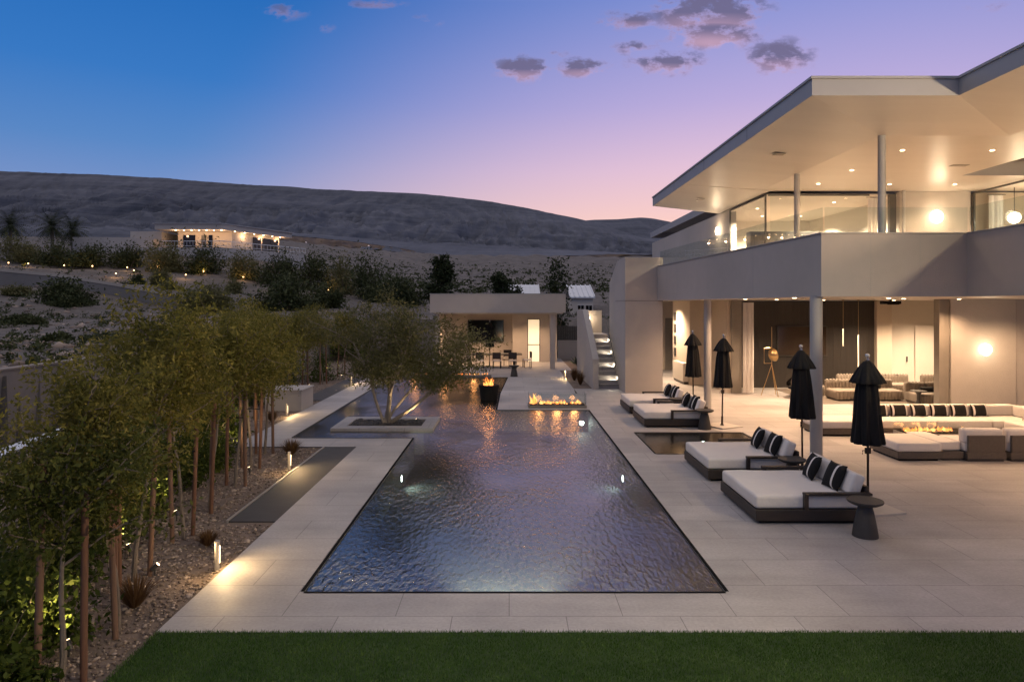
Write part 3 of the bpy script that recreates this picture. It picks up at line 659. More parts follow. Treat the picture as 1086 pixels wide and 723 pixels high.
d = hb('door', M['white'], [(17.2, 18.15, 30.93, 30.99, .02, 3.2)], 'tall plain white inner door with a small dark handle')
mb = MB(O); mb.box(17.98, 18.02, 30.86, 30.92, 1.05, 1.3); mb.build('handle', M['frame'], d)
hb('door', M['white'], [(18.4, 19.4, 30.93, 30.99, .02, 2.7)], 'lower white inner door panel right of the taller door')
hb('corner_post', M['louvre'], [(14.68, 14.86, 23.3, 23.6, 0, 3.82), (14.9, 15.06, 23.36, 23.6, 0, 3.82)])
hb('facade_wall', M['stucco'], [(15.08, 17.3, 23.3, 23.6, 0, 3.82), (17.34, 24, 23.34, 23.6, 0, 3.82)])
hb('inner_wall', M['cream'], [(23.6, 24, 23.6, 31, 0, 3.82)])
# upper floor
hb('upper_wall', M['stucco'], [(8.8, 9.05, 27.2, 42, 4.4, 7.44), (13.32, 15.75, 23.3, 23.55, 4.4, 7.49), (9.05, 13.6, 30.6, 30.8, 4.4, 7.44)])
hb('room_ceiling', M['white'], [(8.85, 13.6, 23.45, 30.6, 7.36, 7.43)])
hb('room_wall', M['white'], [(13.4, 13.6, 23.6, 30.6, 4.4, 7.36), (9.06, 13.4, 30.4, 30.59, 4.4, 7.36)])
def window(x0, y0, x1, y1, z0, z1, nmul, m='glass', ends=True):
    d = Vector((x1-x0, y1-y0)); L_ = d.length; d.normalize(); q = Vector((-d.y, d.x))*.025
    def bar(s0, s1, a, b, t=1.):
        p0, p1 = Vector((x0, y0))+d*s0, Vector((x0, y0))+d*s1
        mb.prism([tuple(p0-q*t), tuple(p1-q*t), tuple(p1+q*t), tuple(p0+q*t)], a, b)
    mb = MB(O); bar(0, L_, z1-.06, z1)
    if ends: bar(0, L_, z0, z0+.06)
    for i in range(nmul+1):
        if not ends: continue
        s = L_*i/nmul; s0 = min(max(0, s-.03), L_-.06); bar(s0, s0+.06, z0+.061, z1-.061)
    f = mb.build('window', M['frame'], H)
    mb = MB(O)
    for i in range(nmul): bar(L_*i/nmul+.065, L_*(i+1)/nmul-.065, z0+.065, z1-.065, .15)
    mb.build('pane', M[m], f)
window(8.78, 27.15, 8.78, 23.35, 4.42, 7.40, 1); window(8.85, 23.32, 12.3, 23.32, 4.42, 7.40, 1, ends=False)
hb('sliding_door_frame', M['frame'], [(12.72, 12.8, 23.25, 23.4, 4.42, 7.40), (12.98, 13.2, 23.28, 23.42, 4.42, 7.40)])
window(15.82, 23.25, 15.82, 8, 4.42, 7.46, 6)
hb('bedroom_wall', M['cream'], [(21, 21.2, 6, 23.3, 4.4, 7.46), (15.9, 21, 23.31, 23.5, 4.4, 7.46)])
for b_ in [(7.02, 7.3, 18.0, 18.22, 7.60, 7.615), (7.0, 7.28, 25.4, 25.6, 7.55, 7.565), (12.3, 12.75, 18.9, 19.1, 7.485, 7.496)]: hb('soffit_vent', M['louvre'], [b_])

# lamps of the house: downlights in ceilings, wall lamps; those out of view are assumed
def downlight(x, y, z, power, lab, group, r=.055, size=R(140), col=WARM):
    t = thing('ceiling_light', lab, 'ceiling light', (x, y, z), 0, group)
    mb = MB(); mb.lathe([(r+.02, -.012), (r+.025, -.004), (r+.025, .0)], (0, 0, 0), 16); mb.build('trim_ring', M['white'], t)
    mb = MB(); mb.lathe([(r, -.022), (r, -.013)], (0, 0, 0), 16); mb.build('lens', M['led'], t)
    if power: spot(t, (0, 0, -.05), power, col, size, .7, .06)
    return t
G1, G2, G3 = 'downlights under the balcony', 'downlights in the upper terrace ceiling', 'downlights in the upper room'
LP = 470
for x, y, lab in [(7.62, 26, 'recessed downlight under the balcony nearest the stair tower'), (7.75, 22.4, 'recessed downlight under the balcony above the second closed umbrella'), (7.9, 18.9, 'recessed downlight under the balcony just left of the near column'), (9.6, 24.5, 'recessed downlight under the balcony in front of the white curtain'),
                  (10.9, 19.6, 'recessed downlight under the balcony in front of the hanging rod lamps'), (12.25, 21.2, 'recessed downlight under the balcony beside the dark ceiling heater'), (14.7, 22.3, 'recessed downlight under the balcony at the facade corner post'), (16.6, 21.6, 'recessed downlight under the balcony above the round facade lamp')]:
    downlight(x, y, 3.826, LP, lab, G1)
for i, (x, y) in enumerate([(13.5, 17), (12.4, 12.6), (12.6, 8.5), (12.4, 4.5)]):  # all out of view; assumed lamps added for the warm light on the paving
    downlight(x, y, 3.826, LP*1.0, ['recessed downlight over the corner of the sectional sofa', 'recessed downlight under the right wing balcony behind the backs of the lounge chairs', 'recessed downlight under the right wing balcony over the open paving', 'recessed downlight under the near end of the right wing balcony'][i], G1)
for x, y, lab in [(12.2, 26.5, 'recessed downlight inside the living room over the rug'), (15.5, 27.5, 'recessed downlight inside the living room over the tufted sofa'), (18.5, 28.5, 'recessed downlight inside the living room by the white doors'), (7.3, 33, 'recessed downlight in the entry beside the niche wall')]:
    downlight(x, y, 3.826, LP*3.0, lab, G1, col=(1, .70, .45))
for x, y, lab in [(9.85, 17.1, 'recessed downlight in the terrace ceiling between column and front fold'), (12.1, 17.1, 'recessed downlight in the terrace ceiling left of the dark recess'), (9.84, 19.6, 'recessed downlight in the terrace ceiling left of the tall upper column'), (12.2, 21.9, 'recessed downlight in the terrace ceiling above the dark sliding frame'),
                  (14.3, 21.9, 'recessed downlight in the terrace ceiling right above the round upper lamp'), (9.87, 21.8, 'recessed downlight in the terrace ceiling just right of the farther upper column'), (12.6, 10, 'recessed downlight in the ceiling over the right wing balcony')]:  # the last lamp is out of view and assumed
    downlight(x, y, 7.497, 390, lab, G2, .05)
for x, y, lab in [(9.6, 26.4, 'recessed downlight far left inside the upper room'), (10.6, 28.6, 'recessed downlight at the back of the upper room left of the column'), (12.2, 28.6, 'recessed downlight at the back of the upper room right of the column'), (11.8, 24.8, 'recessed downlight near the glass front of the upper room')]:
    downlight(x, y, 7.358, 4600, lab, G3, .05, col=(1, .74, .5))
for x, y, lab in [(18.3, 21, 'recessed downlight inside the corner bedroom by its globe lamp'), (18.5, 13, 'recessed downlight inside the right wing upstairs room')]: downlight(x, y, 7.497, 700, lab, 'downlights in the bedroom', .05)  # both lamps are out of view, assumed for the lit rooms
def sconce(p, nrm, r, power, lab, name='wall_lamp'):
    t = thing(name, lab, 'wall lamp', p); n = Vector(nrm)
    q = n.to_track_quat('Z', 'Y').to_matrix().to_4x4()
    mb = MB(); mb.lathe([(r*.55, 0), (r*.55, .03)], (0, 0, 0), 20); mb.xf(q); mb.build('backplate', M['chrome'], t, True)
    mb = MB(); mb.lathe([(r*.6, .031), (r*.93, .05), (r, .075), (r*.93, .10), (r*.6, .125), (r*.2, .135)], (0, 0, 0), 24); mb.xf(q); mb.build('glowing_disc', M['globe'], t, True)
    point(t, n*.3, power, (1, .74, .46), .12)
    return t
sconce((16.22, 23.29, 2.1), (0, -1, 0), .20, 14, 'round glowing wall lamp on the lower facade behind the sofa')
sconce((14.55, 23.29, 6.62), (0, -1, 0), .22, 20, 'round glowing wall lamp on the upper terrace wall')
sconce((8.79, 28.6, 6.72), (-1, 0, 0), .17, 22, 'round glowing wall lamp on the blue-grey outer wall upstairs')
sconce((11.68, 2.5, 6.2), (-1, 0, 0), .2, 4200, 'round glowing wall lamp on the slim right wing balcony column')  # lamp out of view, assumed; added for the diagonal shadow on the facade
t = thing('pendant_lamp', 'glowing globe lamp hanging on a thin cord in the corner bedroom', 'pendant lamp', (16.5, 22.3, 7.46))
mb = MB(); mb.tube([(0, 0, -.82), (0, 0, 0)], .012, 6); mb.build('cord', M['frame'], t)
mb = MB(); mb.ball((0, 0, -1.0), .18, 3); mb.build('globe', M['globe'], t, True); point(t, (0, -.3, -1.0), 60, (1, .74, .46), .15)
# curtains
def curtain(x0, x1, y, z0, z1, lab, loc):
    t = thing('curtain', lab, 'curtain', loc); n = max(6, int(abs(x1-x0)/.03)); mb = MB(loc)
    for k in range(2):
        pass
    pts = [(x0+(x1-x0)*i/n, y+.05*math.sin(i*1.35)+.02*math.sin(i*.5)) for i in range(n+1)]
    poly = pts+[(x, yy+.012) for x, yy in reversed(pts)]
    vs = [[mb.v((x, yy, z)) for z in (z0, z1)] for x, yy in pts]
    for a, b in zip(vs, vs[1:]): mb.bm.faces.new((a[0], b[0], b[1], a[1]))
    mb.build('fabric', M['mattress'], t, 'all')
    mb = MB(loc); mb.tube([(x0-.05, y, z1+.02), (x1+.05, y, z1+.02)], .015, 6); mb.build('curtain_rail', M['frame'], t)
curtain(9.55, 10.02, 27.9, .03, 3.72, 'floor-length white curtain beside the dark panel wall downstairs', (9.8, 27.9, 0))
curtain(12.35, 12.68, 23.5, 4.43, 7.3, 'beige curtain gathered at the end of the upper room glass', (12.5, 23.5, 4.4))
curtain(16.1, 16.6, 22.9, 4.43, 7.3, 'sheer curtain in the corner bedroom window', (16.3, 22.9, 4.4))
t = thing('tall_cabinet', 'long dark cabinet standing inside the glazed upper room', 'cabinet', (10.5, 26, 4.4))
mb = MB((10.5, 26, 4.4)); mb.box(9.2, 11.85, 26.02, 26.5, 4.4, 6.42, .01); mb.build('body', M['frame'], t)
for k in range(4): mb = MB((10.5, 26, 4.4)); mb.box(9.22+k*.657, 9.865+k*.657, 26.0, 26.018, 4.5, 6.38); mb.build('cabinet_door', M['darkwood'], t)

# ================================================================ outdoor stairs
T = thing('outdoor_staircase', 'straight outdoor staircase with lit treads between parapet and tower', 'staircase', (4.2, 29.6, 0)); TO = (4.2, 29.6, 0)
NS = 13
for i in range(NS):
    y0 = 29.6+.285*i; z = .17*(i+1)
    mb = MB(TO); mb.box(3.862, 4.75, y0, y0+.30, z-.05, z); mb.box(3.862, 4.75, y0+.035, y0+.29, z-.165, z-.051) if True else 0
    mb.build('step', M['deck'], T)
mb = MB(TO); mb.box(3.862, 4.75, 33.31, 35.5, 2.0, 2.21); mb.build('landing', M['deck'], T)
mb = MB(TO); mb.prism_x([(29.4, 0), (36.2, 0), (36.2, 3.4), (33.4, 3.4), (29.4, 1.30)], 3.6, 3.86); mb.build('parapet', M['stucco'], T)
mb = MB(TO); mb.box(3.862, 4.75, 35.0, 35.2, 2.211, 3.35); mb.build('end_wall', M['stucco'], T)
mb = MB(TO); mb.tube([(4.66, 29.9, .9), (4.66, 29.9, 1.05), (4.66, 33.3, 3.2)], .022, 8); mb.build('handrail', M['frame'], T, True)
for i in (1, 4, 7, 10):
    y = 29.6+.285*i; z = .17*i+.22
    mb = MB(TO); mb.box(4.72, 4.757, y+.1, y+.2, z, z+.07); mb.build('step_light', M['stepled'], T)
    spot(T, (4.68-TO[0], y+.15-TO[1], z+.03), 16, (1, .85, .62), R(150), .6, .04, aim=(-.8, -.15, -.6))
sconce((4.05, 34.99, 2.95), (0, -1, 0), .10, 14, 'small round lamp on the wall at the top of the stairs')

# ================================================================ pool pavilion
P = thing('pool_pavilion', 'flat-roofed open pool pavilion with warm lit back wall beyond the pool', 'pavilion', (-.6, 39, 0)); PO = (-.6, 39, 0)
def pb(name, m, boxes, lab=None):
    mb = MB(PO)
    for b in boxes: mb.box(*b)
    o = mb.build(name, m, P)
    if lab: o['label'] = lab
    return o
pb('roof', M['stucco'], [(-4.47, 3.19, 38.5, 47, 3.19, 4.24)]); pb('ceiling', M['soffit'], [(-4.3, 3.05, 38.7, 46.9, 3.13, 3.187)])
pb('roof_cap', M['fascia'], [(-4.49, 3.21, 38.48, 47.02, 4.243, 4.28)])
pb('column', M['stucco'], [(2.33, 2.62, 38.8, 39.1, 0, 3.128)])
pb('rear_wall', M['stucco'], [(-4.4, .22, 45, 45.25, 0, 3.128)]); pb('side_wall', M['stucco'], [(-4.45, -4.2, 41.2, 45.25, 0, 3.128)])
pb('store_wall', M['stucco'], [(.22, 1.16, 43.6, 46.5, 0, 3.128), (1.98, 3.05, 43.6, 46.5, 0, 3.128), (1.161, 1.979, 43.6, 43.75, 2.75, 3.127)])
f = pb('door', M['frame'], [(1.165, 1.21, 43.66, 43.74, .01, 2.745), (1.93, 1.975, 43.66, 43.74, .01, 2.745), (1.211, 1.929, 43.66, 43.74, 2.70, 2.745)], 'tall frosted glass door glowing from inside')
mb = MB(PO); mb.box(1.212, 1.928, 43.68, 43.72, .02, 2.698); mb.build('frosted_pane', M['doorglow'], f)
mb = MB(PO); mb.box(1.213, 1.927, 43.655, 43.675, 1.08, 1.12); mb.build('door_bar', M['frame'], f)
pb('wall_socket', M['frame'], [(2.75, 2.87, 43.58, 43.597, .55, .8)])
pg = 'downlights in the pavilion ceiling'
for x, y, l in [(-2.9, 42.5, 'recessed downlight at the left of the pavilion ceiling'), (-.9, 42.5, 'recessed downlight over the pavilion dining table'), (1.57, 42.0, 'recessed downlight in front of the glowing pavilion door')]:
    downlight(x, y, 3.128, 330, l, pg)
mb = MB((-1.5, 44.96, 1.95)); mb.box(-2.72, -.36, 44.9, 44.995, 1.22, 2.66); t = thing('wall_television', 'large black television on the pavilion back wall', 'television', (-1.5, 44.96, 1.95)); mb.build('casing', M['frame'], t)
mb = MB((-1.5, 44.96, 1.95)); mb.box(-2.68, -.40, 44.885, 44.898, 1.27, 2.62); mb.build('screen', M['tv'], t)
# ================================================================ furniture on the terrace
def pillow_mesh(w, h, t, u0=0., u1=1., infl=1., n=12, seed=0):
    """puffed square pillow in the x-z plane, z up from the bottom edge; u0..u1 selects a vertical band"""
    mb = MB(); rows = []
    nu = max(2, int(n*(u1-u0))+1)
    for s in (1, -1):
        g = []
        for i in range(nu+1):
            u = u0+(u1-u0)*i/nu; r = []
            for j in range(n+1):
                v = j/n; a, b = 2*u-1, 2*v-1
                puff = (max(0, 1-a**4)*max(0, 1-b**4))**.5*(1-.25*(a*a+b*b))
                pin = 1-.06*(1-a*a)*0; x = a*w/2*(1-.07*(1-b*b)*abs(a)); z = h/2+b*h/2*(1-.07*(1-a*a)*abs(b))
                r.append(mb.v((x, s*(t/2*puff*infl+(.0015 if infl > 1 else 0)), z)))
            g.append(r)
        for i in range(nu):
            for j in range(n):
                q = (g[i][j], g[i+1][j], g[i+1][j+1], g[i][j+1]); mb.bm.faces.new(q if s < 0 else q[::-1])
    bmesh.ops.remove_doubles(mb.bm, verts=mb.bm.verts, dist=.0004)
    return mb
PIL = None
def throw_pillow(loc, rz, tilt, lab, group, w=.5, h=.5, bands=((.64, .735),), zr=0.):
    t = thing('throw_pillow', lab, 'pillow', loc, 0, group)
    t.rotation_euler = (tilt, zr, rz)
    pillow_mesh(w, h, .17).build('cover', M['black'], t, 'all')
    for a, b in bands: pillow_mesh(w, h, .17, a, b, 1.05).build('white_stripe', M['mattress'], t, 'all')
    return t
def daybed(name='daybed'):
    t = thing(name, '', 'daybed', (0, 0, 0), 0, 'black framed double daybeds beside the pool')
    mb = MB(); mb.box(-.86, .86, -.86, .86, .0, .05); mb.build('plinth', M['slot'], t)
    mb = MB(); mb.box(-.95, .95, -.95, .95, .05, .235, .008); mb.build('base_frame', M['bedwood'], t)
    mb = MB(); mb.box(-.94, .80, -.90, .90, .237, .455, .055, 4)
    bmesh.ops.subdivide_edges(mb.bm, edges=[e for e in mb.bm.edges if e.calc_length() > .5], cuts=9, use_grid_fill=True)
    for v in mb.bm.verts: v.co += Vector((0, 0, (mn.noise(v.co*2.4)*.014+mn.noise(v.co*7)*.006)))*(1 if v.co.z > .4 else 0)
    mb.build('mattress', M['mattress'], t, 'all')
    for s in (-1, 1):
        mb = MB(); y = s*.935
        mb.box(-.16, -.09, y-.04, y+.04, .236, .47, .005); mb.box(-.16, .95, y-.055, y+.055, .471, .515, .006); mb.build('arm', M['bedwood'], t)
    mb = MB(); mb.box(.88, .949, -.88, .88, .236, .60, .008); mb.build('backrest', M['bedwood'], t)
    for s in (-1, 1):
        mb = MB(); mb.box(-.10, .10, s*.44-.425, s*.44+.425, 0, .37, .06, 4); mb.xf(Matrix.Translation((.70, 0, .44)) @ Matrix.Rotation(R(20), 4, 'Y'))
        mb.build('back_cushion', M['mattress'], t, 'all')
    return t
BX = 5.02
beds = [(12.2, 'daybed nearest the camera with a side table at its near arm'), (14.92, 'second daybed from the camera, between the spa and the nearest daybed'), (21.1, 'third daybed with its base glowing orange toward the fire, just beyond the spa'), (23.6, 'farthest daybed, closest to the stairs and the fire feature')]
b0 = daybed()
for i, (y, lab) in enumerate(beds):
    o = b0 if i == 0 else copy_tree(b0); o.location = (BX-(.0 if i < 2 else .08), y, 0); o['label'] = lab
names = ['the nearest daybed', 'the second daybed', 'the third daybed beyond the spa', 'the farthest daybed']
PG = 'black pillows with a white stripe on the daybeds'
for i, (y, _) in enumerate(beds):
    for k, (dx, dy) in enumerate([(.42, .28), (.50, -.42)]):
        throw_pillow((BX+dx, y+dy, .46), R(-90+(6 if k else -5)), R(-24), f'black striped pillow {"on the camera side" if k else "on the far side"} of {names[i]}', PG, .5, .46)
# side tables
def side_table():
    t = thing('side_table', '', 'side table', (0, 0, 0), 0, 'dark pedestal side tables of cast stone')
    mb = MB(); mb.lathe([(.19, 0), (.19, .02), (.17, .15), (.125, .38), (.10, .475)], (0, 0, 0), 32); mb.build('pedestal', M['tabledark'], t, True)
    mb = MB(); mb.lathe([(.10, .476), (.20, .50), (.255, .53), (.265, .55), (.262, .565), (.25, .562), (.20, .556)], (0, 0, 0), 40); mb.build('tabletop', M['tabledark'], t, True)
    return t
s0 = side_table()
for i, (x, y, lab) in enumerate([(5.57, 10.68, 'dark round side table in front of the nearest daybed'), (5.62, 13.56, 'dark round side table between the two nearest daybeds'), (5.70, 19.92, 'dark round side table beside the spa at the third daybed'), (5.5, 22.35, 'dark round side table between the two far daybeds'), (.25, 34.7, 'dark hourglass pedestal table on the walk before the pavilion')]):
    o = s0 if i == 0 else copy_tree(s0); o.location = (x, y, 0); o['label'] = lab
# umbrellas, closed
def umbrella():
    t = thing('closed_umbrella', '', 'umbrella', (0, 0, 0), 0, 'closed black parasols')
    mb = MB(); mb.box(-.42, .42, -.42, .42, .0, .035, .006); mb.build('base_plate', M['plate'], t)
    mb = MB(); mb.lathe([(.06, .035), (.055, .05), (.03, .08), (.03, .3)], (0, 0, 0), 16); mb.build('base_socket', M['pole'], t, True)
    mb = MB(); mb.tube([(0, 0, .3), (0, 0, 2.62)], .021, 10); mb.build('pole', M['pole'], t, True)
    mb = MB(); mb.box(-.05, .05, -.022, .022, .98, 1.09, .006); mb.tube([(-.05, 0, 1.04), (-.11, 0, 1.04), (-.11, 0, .98)], .008, 6); mb.build('crank', M['pole'], t)
    def fold(k, amp): return lambda a, i: 1+1.15*amp[min(i, len(amp)-1)]*(math.cos(a*k+.5*math.sin(a*2+i*.2))*(1+.4*math.sin(a*3+1))+.4*math.cos(a*(k*2+1)+i*.6)+.25*math.sin(a*5-i*.8))
    mb = MB(); mb.lathe([(.232, 1.16), (.24, 1.19), (.225, 1.36), (.205, 1.6), (.188, 1.85), (.175, 2.05), (.15, 2.25), (.10, 2.42), (.04, 2.5)], (0, 0, 0), 96, fold(8, [.15, .14, .12, .11, .10, .09, .08, .05, .0]))
    mb.build('canopy', M['black'], t, 'all')
    mb = MB(); mb.lathe([(.262, 2.235), (.268, 2.25), (.225, 2.345), (.175, 2.44), (.125, 2.53), (.075, 2.60), (.03, 2.635)], (0, 0, 0), 96, fold(8, [.10, .10, .085, .07, .05, .02, 0]))
    mb.build('vent_flap', M['black'], t, 'all')
    mb = MB(); mb.lathe([(.03, 2.636), (.03, 2.66), (.018, 2.665), (.018, 2.68)], (0, 0, 0), 16); mb.ball((0, 0, 2.715), .042, 3); mb.build('finial', M['chrome'], t, True)
    return t
u0 = umbrella()
for i, (x, y, rz, lab) in enumerate([(6.36, 12.1, .2, 'closed black umbrella nearest the camera behind the first daybed'), (6.36, 14.8, .9, 'closed black umbrella just left of the near column'), (6.36, 20.4, .5, 'closed black umbrella standing at the back edge of the spa'), (6.34, 23.5, 1.3, 'closed black umbrella left of the far column'), (-1.16, 40.2, .3, 'closed black umbrella at the pavilion dining table before the television')]):
    o = u0 if i == 0 else copy_tree(u0); o.location = (x, y, 0); o.rotation_euler = (R([.5, -.8, .6, -.5, .3][i]), R([-.6, .5, .9, -.7, .2][i]), rz); o['label'] = lab
# sectional sofa
def cushion(mb, x0, x1, y0, y1, z0, z1, b=.05): mb.box(x0, x1, y0, y1, z0, z1, b, 3)
S_ = thing('sectional_sofa', 'long white corner sofa with low taupe wicker base by the facade', 'sofa', (12.5, 19.5, 0)); SO = (12.5, 19.5, 0)
mb = MB(SO); mb.box(10.2, 14.85, 18.75, 20.05, .04, .22, .008); mb.box(13.55, 14.85, 16.2, 18.748, .04, .22, .008); mb.build('wicker_base', M['wicker'], S_)
for a, b in [(10.2, 11.75), (11.76, 13.3), (13.31, 14.84)]:
    mb = MB(SO); cushion(mb, a, b-.006, 18.76, 19.7, .222, .44); mb.build('seat_cushion', M['mattress'], S_, 'all')
for a, b in [(17.45, 18.74), (16.2, 17.44)]:
    mb = MB(SO); cushion(mb, 13.56, 14.5, a, b-.006, .222, .44); mb.build('seat_cushion', M['mattress'], S_, 'all')
for a, b in [(10.2, 11.75), (11.76, 13.3), (13.31, 14.6)]:
    mb = MB(SO); cushion(mb, a, b-.006, 19.62, 19.95, .43, .74); mb.build('back_cushion', M['mattress'], S_, 'all')
for a, b in [(17.45, 19.6), (16.2, 17.44)]:
    mb = MB(SO); cushion(mb, 14.42, 14.75, a, b-.006, .43, .74); mb.build('back_cushion', M['mattress'], S_, 'all')
mb = MB(SO); mb.box(10.2, 14.9, 19.96, 20.05, .222, .66, .01); mb.box(14.76, 14.85, 16.2, 19.955, .222, .66, .01); mb.build('back_panel', M['wicker'], S_)
SG = 'black banded pillows along the white sectional sofa'
ordn = ['at the left end of the long sofa row', 'second from the left along the long sofa row', 'third from the left along the long sofa row', 'fourth from the left along the long sofa row', 'fifth from the left along the long sofa row', 'sixth in the long sofa row before the corner']
for i in range(6):
    throw_pillow((10.58+i*.575, 19.5, .44), R((i % 3-1)*4), R(-16), f'black pillow with cream side bands {ordn[i]}', SG, .5, .34, ((0.06, .16), (.84, .94)))
throw_pillow((14.22, 18.6, .44), R(-75), R(-18), 'black pillow with cream side bands on the right return of the sofa', SG, .5, .36, ((.06, .16), (.84, .94)))
def ottoman(x0, x1, y0, y1, lab):
    c = ((x0+x1)/2, (y0+y1)/2, 0); t = thing('ottoman', lab, 'ottoman', c, 0, 'white topped ottomans of the lounge group')
    mb = MB(c); mb.box(x0+.06, x1-.06, y0+.06, y1-.06, 0, .05); mb.build('plinth', M['slot'], t)
    mb = MB(c); mb.box(x0, x1, y0, y1, .05, .21, .01); mb.build('wicker_base', M['wicker'], t)
    mb = MB(c); cushion(mb, x0, x1, y0, y1, .212, .42); mb.build('cushion', M['mattress'], t, 'all')
ottoman(8.52, 9.95, 18.8, 19.9, 'white ottoman at the left end of the long sofa, partly behind the near column')
ottoman(9.0, 10.02, 15.8, 17.05, 'white ottoman nearest the camera in front of the fire table')
def lounge_chair(x0, x1, y0, y1, lab):
    c = ((x0+x1)/2, (y0+y1)/2, 0); t = thing('lounge_chair', lab, 'armchair', c, 0, 'white lounge chairs with wicker backs facing the fire')
    mb = MB(c); mb.box(x0+.04, x1-.04, y0+.04, y1-.04, 0, .05); mb.box(x0, x1, y0, y1, .05, .21, .01); mb.build('wicker_base', M['wicker'], t)
    mb = MB(c); cushion(mb, x0, x1, y0+.1, y1+.25, .212, .42); mb.build('seat_cushion', M['mattress'], t, 'all')
    mb = MB(c); mb.box(x0+.03, x1-.03, y0, y0+.07, .212, .60, .01); mb.build('wicker_back', M['wicker'], t)
    mb = MB(c); cushion(mb, x0-.02, x1-.01, y0+.075, y0+.33, .40, .74, .07); mb.build('back_cushion', M['mattress'], t, 'all')
lounge_chair(10.58, 11.48, 15.75, 16.6, 'white lounge chair seen from behind, the left one of the pair facing the fire table')
lounge_chair(11.58, 12.48, 15.75, 16.6, 'white lounge chair seen from behind at the right edge of the photo')
c = (10.3, 16.4, 0); t = thing('corner_seat', 'low armless white seat module left of the wicker-backed chairs', 'armchair', c)
mb = MB(c); mb.box(10.05, 10.56, 15.85, 17.3, .05, .21, .01); mb.box(10.1, 10.5, 15.9, 17.2, 0, .05); mb.build('wicker_base', M['wicker'], t)
mb = MB(c); cushion(mb, 10.05, 10.56, 15.95, 17.3, .212, .42); mb.build('seat_cushion', M['mattress'], t, 'all')

# ---------------------------------------------------------------- fire
def flames(mb, pts, h, seed, wd=.05):
    rnd = random.Random(seed)
    for x, y, z in pts:
        H_ = h*rnd.uniform(.45, 1.25); r = wd*rnd.uniform(.6, 1.2); lx, ly = rnd.gauss(0, .25), rnd.gauss(0, .2); ph = rnd.uniform(0, 6)
        P = [(x+lx*H_*t*t+.25*r*math.sin(ph+5*t), y+ly*H_*t*t, z+H_*t) for t in (0, .18, .4, .65, .85, 1)]
        mb.tube(P, [r*.5, r, r*.85, r*.5, r*.22, .002], 7)
def fire_pit(name, lab, c, lx, ly, hbase, tray, fh, n, power, gz=None, glass=True, tall=None):
    t = thing(name, lab, 'fire pit', c); o = c
    mb = MB(); mb.box(-lx/2, lx/2, -ly/2, ly/2, 0, hbase, .006); mb.build('base', M['concrete'] if tray else M['tabledark'], t)
    mb = MB(); mb.box(-lx/2+.06, lx/2-.06, -ly/2+.06, ly/2-.06, hbase+.001, hbase+.012); mb.build('burner_tray', M['slot'], t)
    rnd = random.Random(n)
    mb = MB()
    for k in range(int(n*1.5)): mb.ball((rnd.uniform(-lx/2+.1, lx/2-.1), rnd.uniform(-ly/2+.1, ly/2-.1), hbase+.03), rnd.uniform(.02, .035), 1)
    mb.build('fire_stones', M['stone'], t)
    mb = MB(); flames(mb, [(rnd.uniform(-lx/2+.14, lx/2-.14), rnd.uniform(-.3, .3)*(ly-.25), hbase+.02) for k in range(n)], fh, n)
    if tall: flames(mb, [(tall+rnd.uniform(-.12, .12), rnd.uniform(-.1, .1), hbase+.02) for k in range(12)], fh*2.6, n+1, .05)
    mb.build('flames', M['flame'], t, 'all')
    if glass:
        a, b, z0, z1 = lx/2-.012, ly/2-.012, hbase+.002, gz
        mb = MB()
        mb.box(-a, a, -b, -b+.012, z0, z1); mb.box(-a, a, b-.012, b, z0, z1); mb.box(-a, -a+.012, -b+.0125, b-.0125, z0, z1); mb.box(a-.012, a, -b+.0125, b-.0125, z0, z1); mb.build('glass_guard', M['glass'], t)
    for k in range(3): point(t, ((k-1)*lx*.3, 0, hbase+fh*.9), power/7, (1, .42, .13), .12, 'fire_light')
    return t
fire_pit('fire_feature', 'long linear fire feature in a glass box at the far end of the main pool', (1.70, 24.35, 0), 2.05, .75, .09, True, .115, 44, 60, .50, True, -.82)
fire_pit('fire_table', 'low fire table with glass guard between ottoman and sofa', (10.95, 17.85, 0), 1.5, .6, .30, True, .10, 45, 60, .50)
# fire trough along the back of the upper pool
t = thing('fire_trough', 'low stone trough with a line of flames along the back edge of the pool', 'fire pit', (-3.2, 34.6, 0))
mb = MB(); mb.box(-2.7, 2.3, -.2, .2, 0, .10, .006); mb.build('base', M['concrete'], t)
rnd = random.Random(3); mb = MB(); flames(mb, [(rnd.uniform(-2.4, 2.1), rnd.uniform(-.08, .08), .11) for k in range(80)], .085, 12, .035); mb.build('flames', M['flame'], t, 'all')
for k in range(3): point(t, (-1.6+k*1.5, 0, .35), 6, (1, .42, .13), .12, 'fire_light')
# fire bowl in the water
c = (-.78, 26.3, -.9); t = thing('fire_bowl', 'tall black tapered fire bowl standing in the pool with flames on top', 'fire bowl', c)
mb = MB(); mb.lathe([(.26, 0), (.30, .6), (.36, 1.25), (.40, 1.45), (.38, 1.46), (.33, 1.42), (.05, 1.40)], (0, 0, 0), 32); mb.build('bowl', M['black'], t, True)
rnd = random.Random(8); mb = MB(); flames(mb, [(rnd.gauss(0, .11), rnd.gauss(0, .11), 1.42) for k in range(20)], .26, 9, .045); mb.build('flames', M['flame'], t, 'all'); point(t, (0, 0, 1.75), 9, (1, .42, .13), .12, 'fire_light')

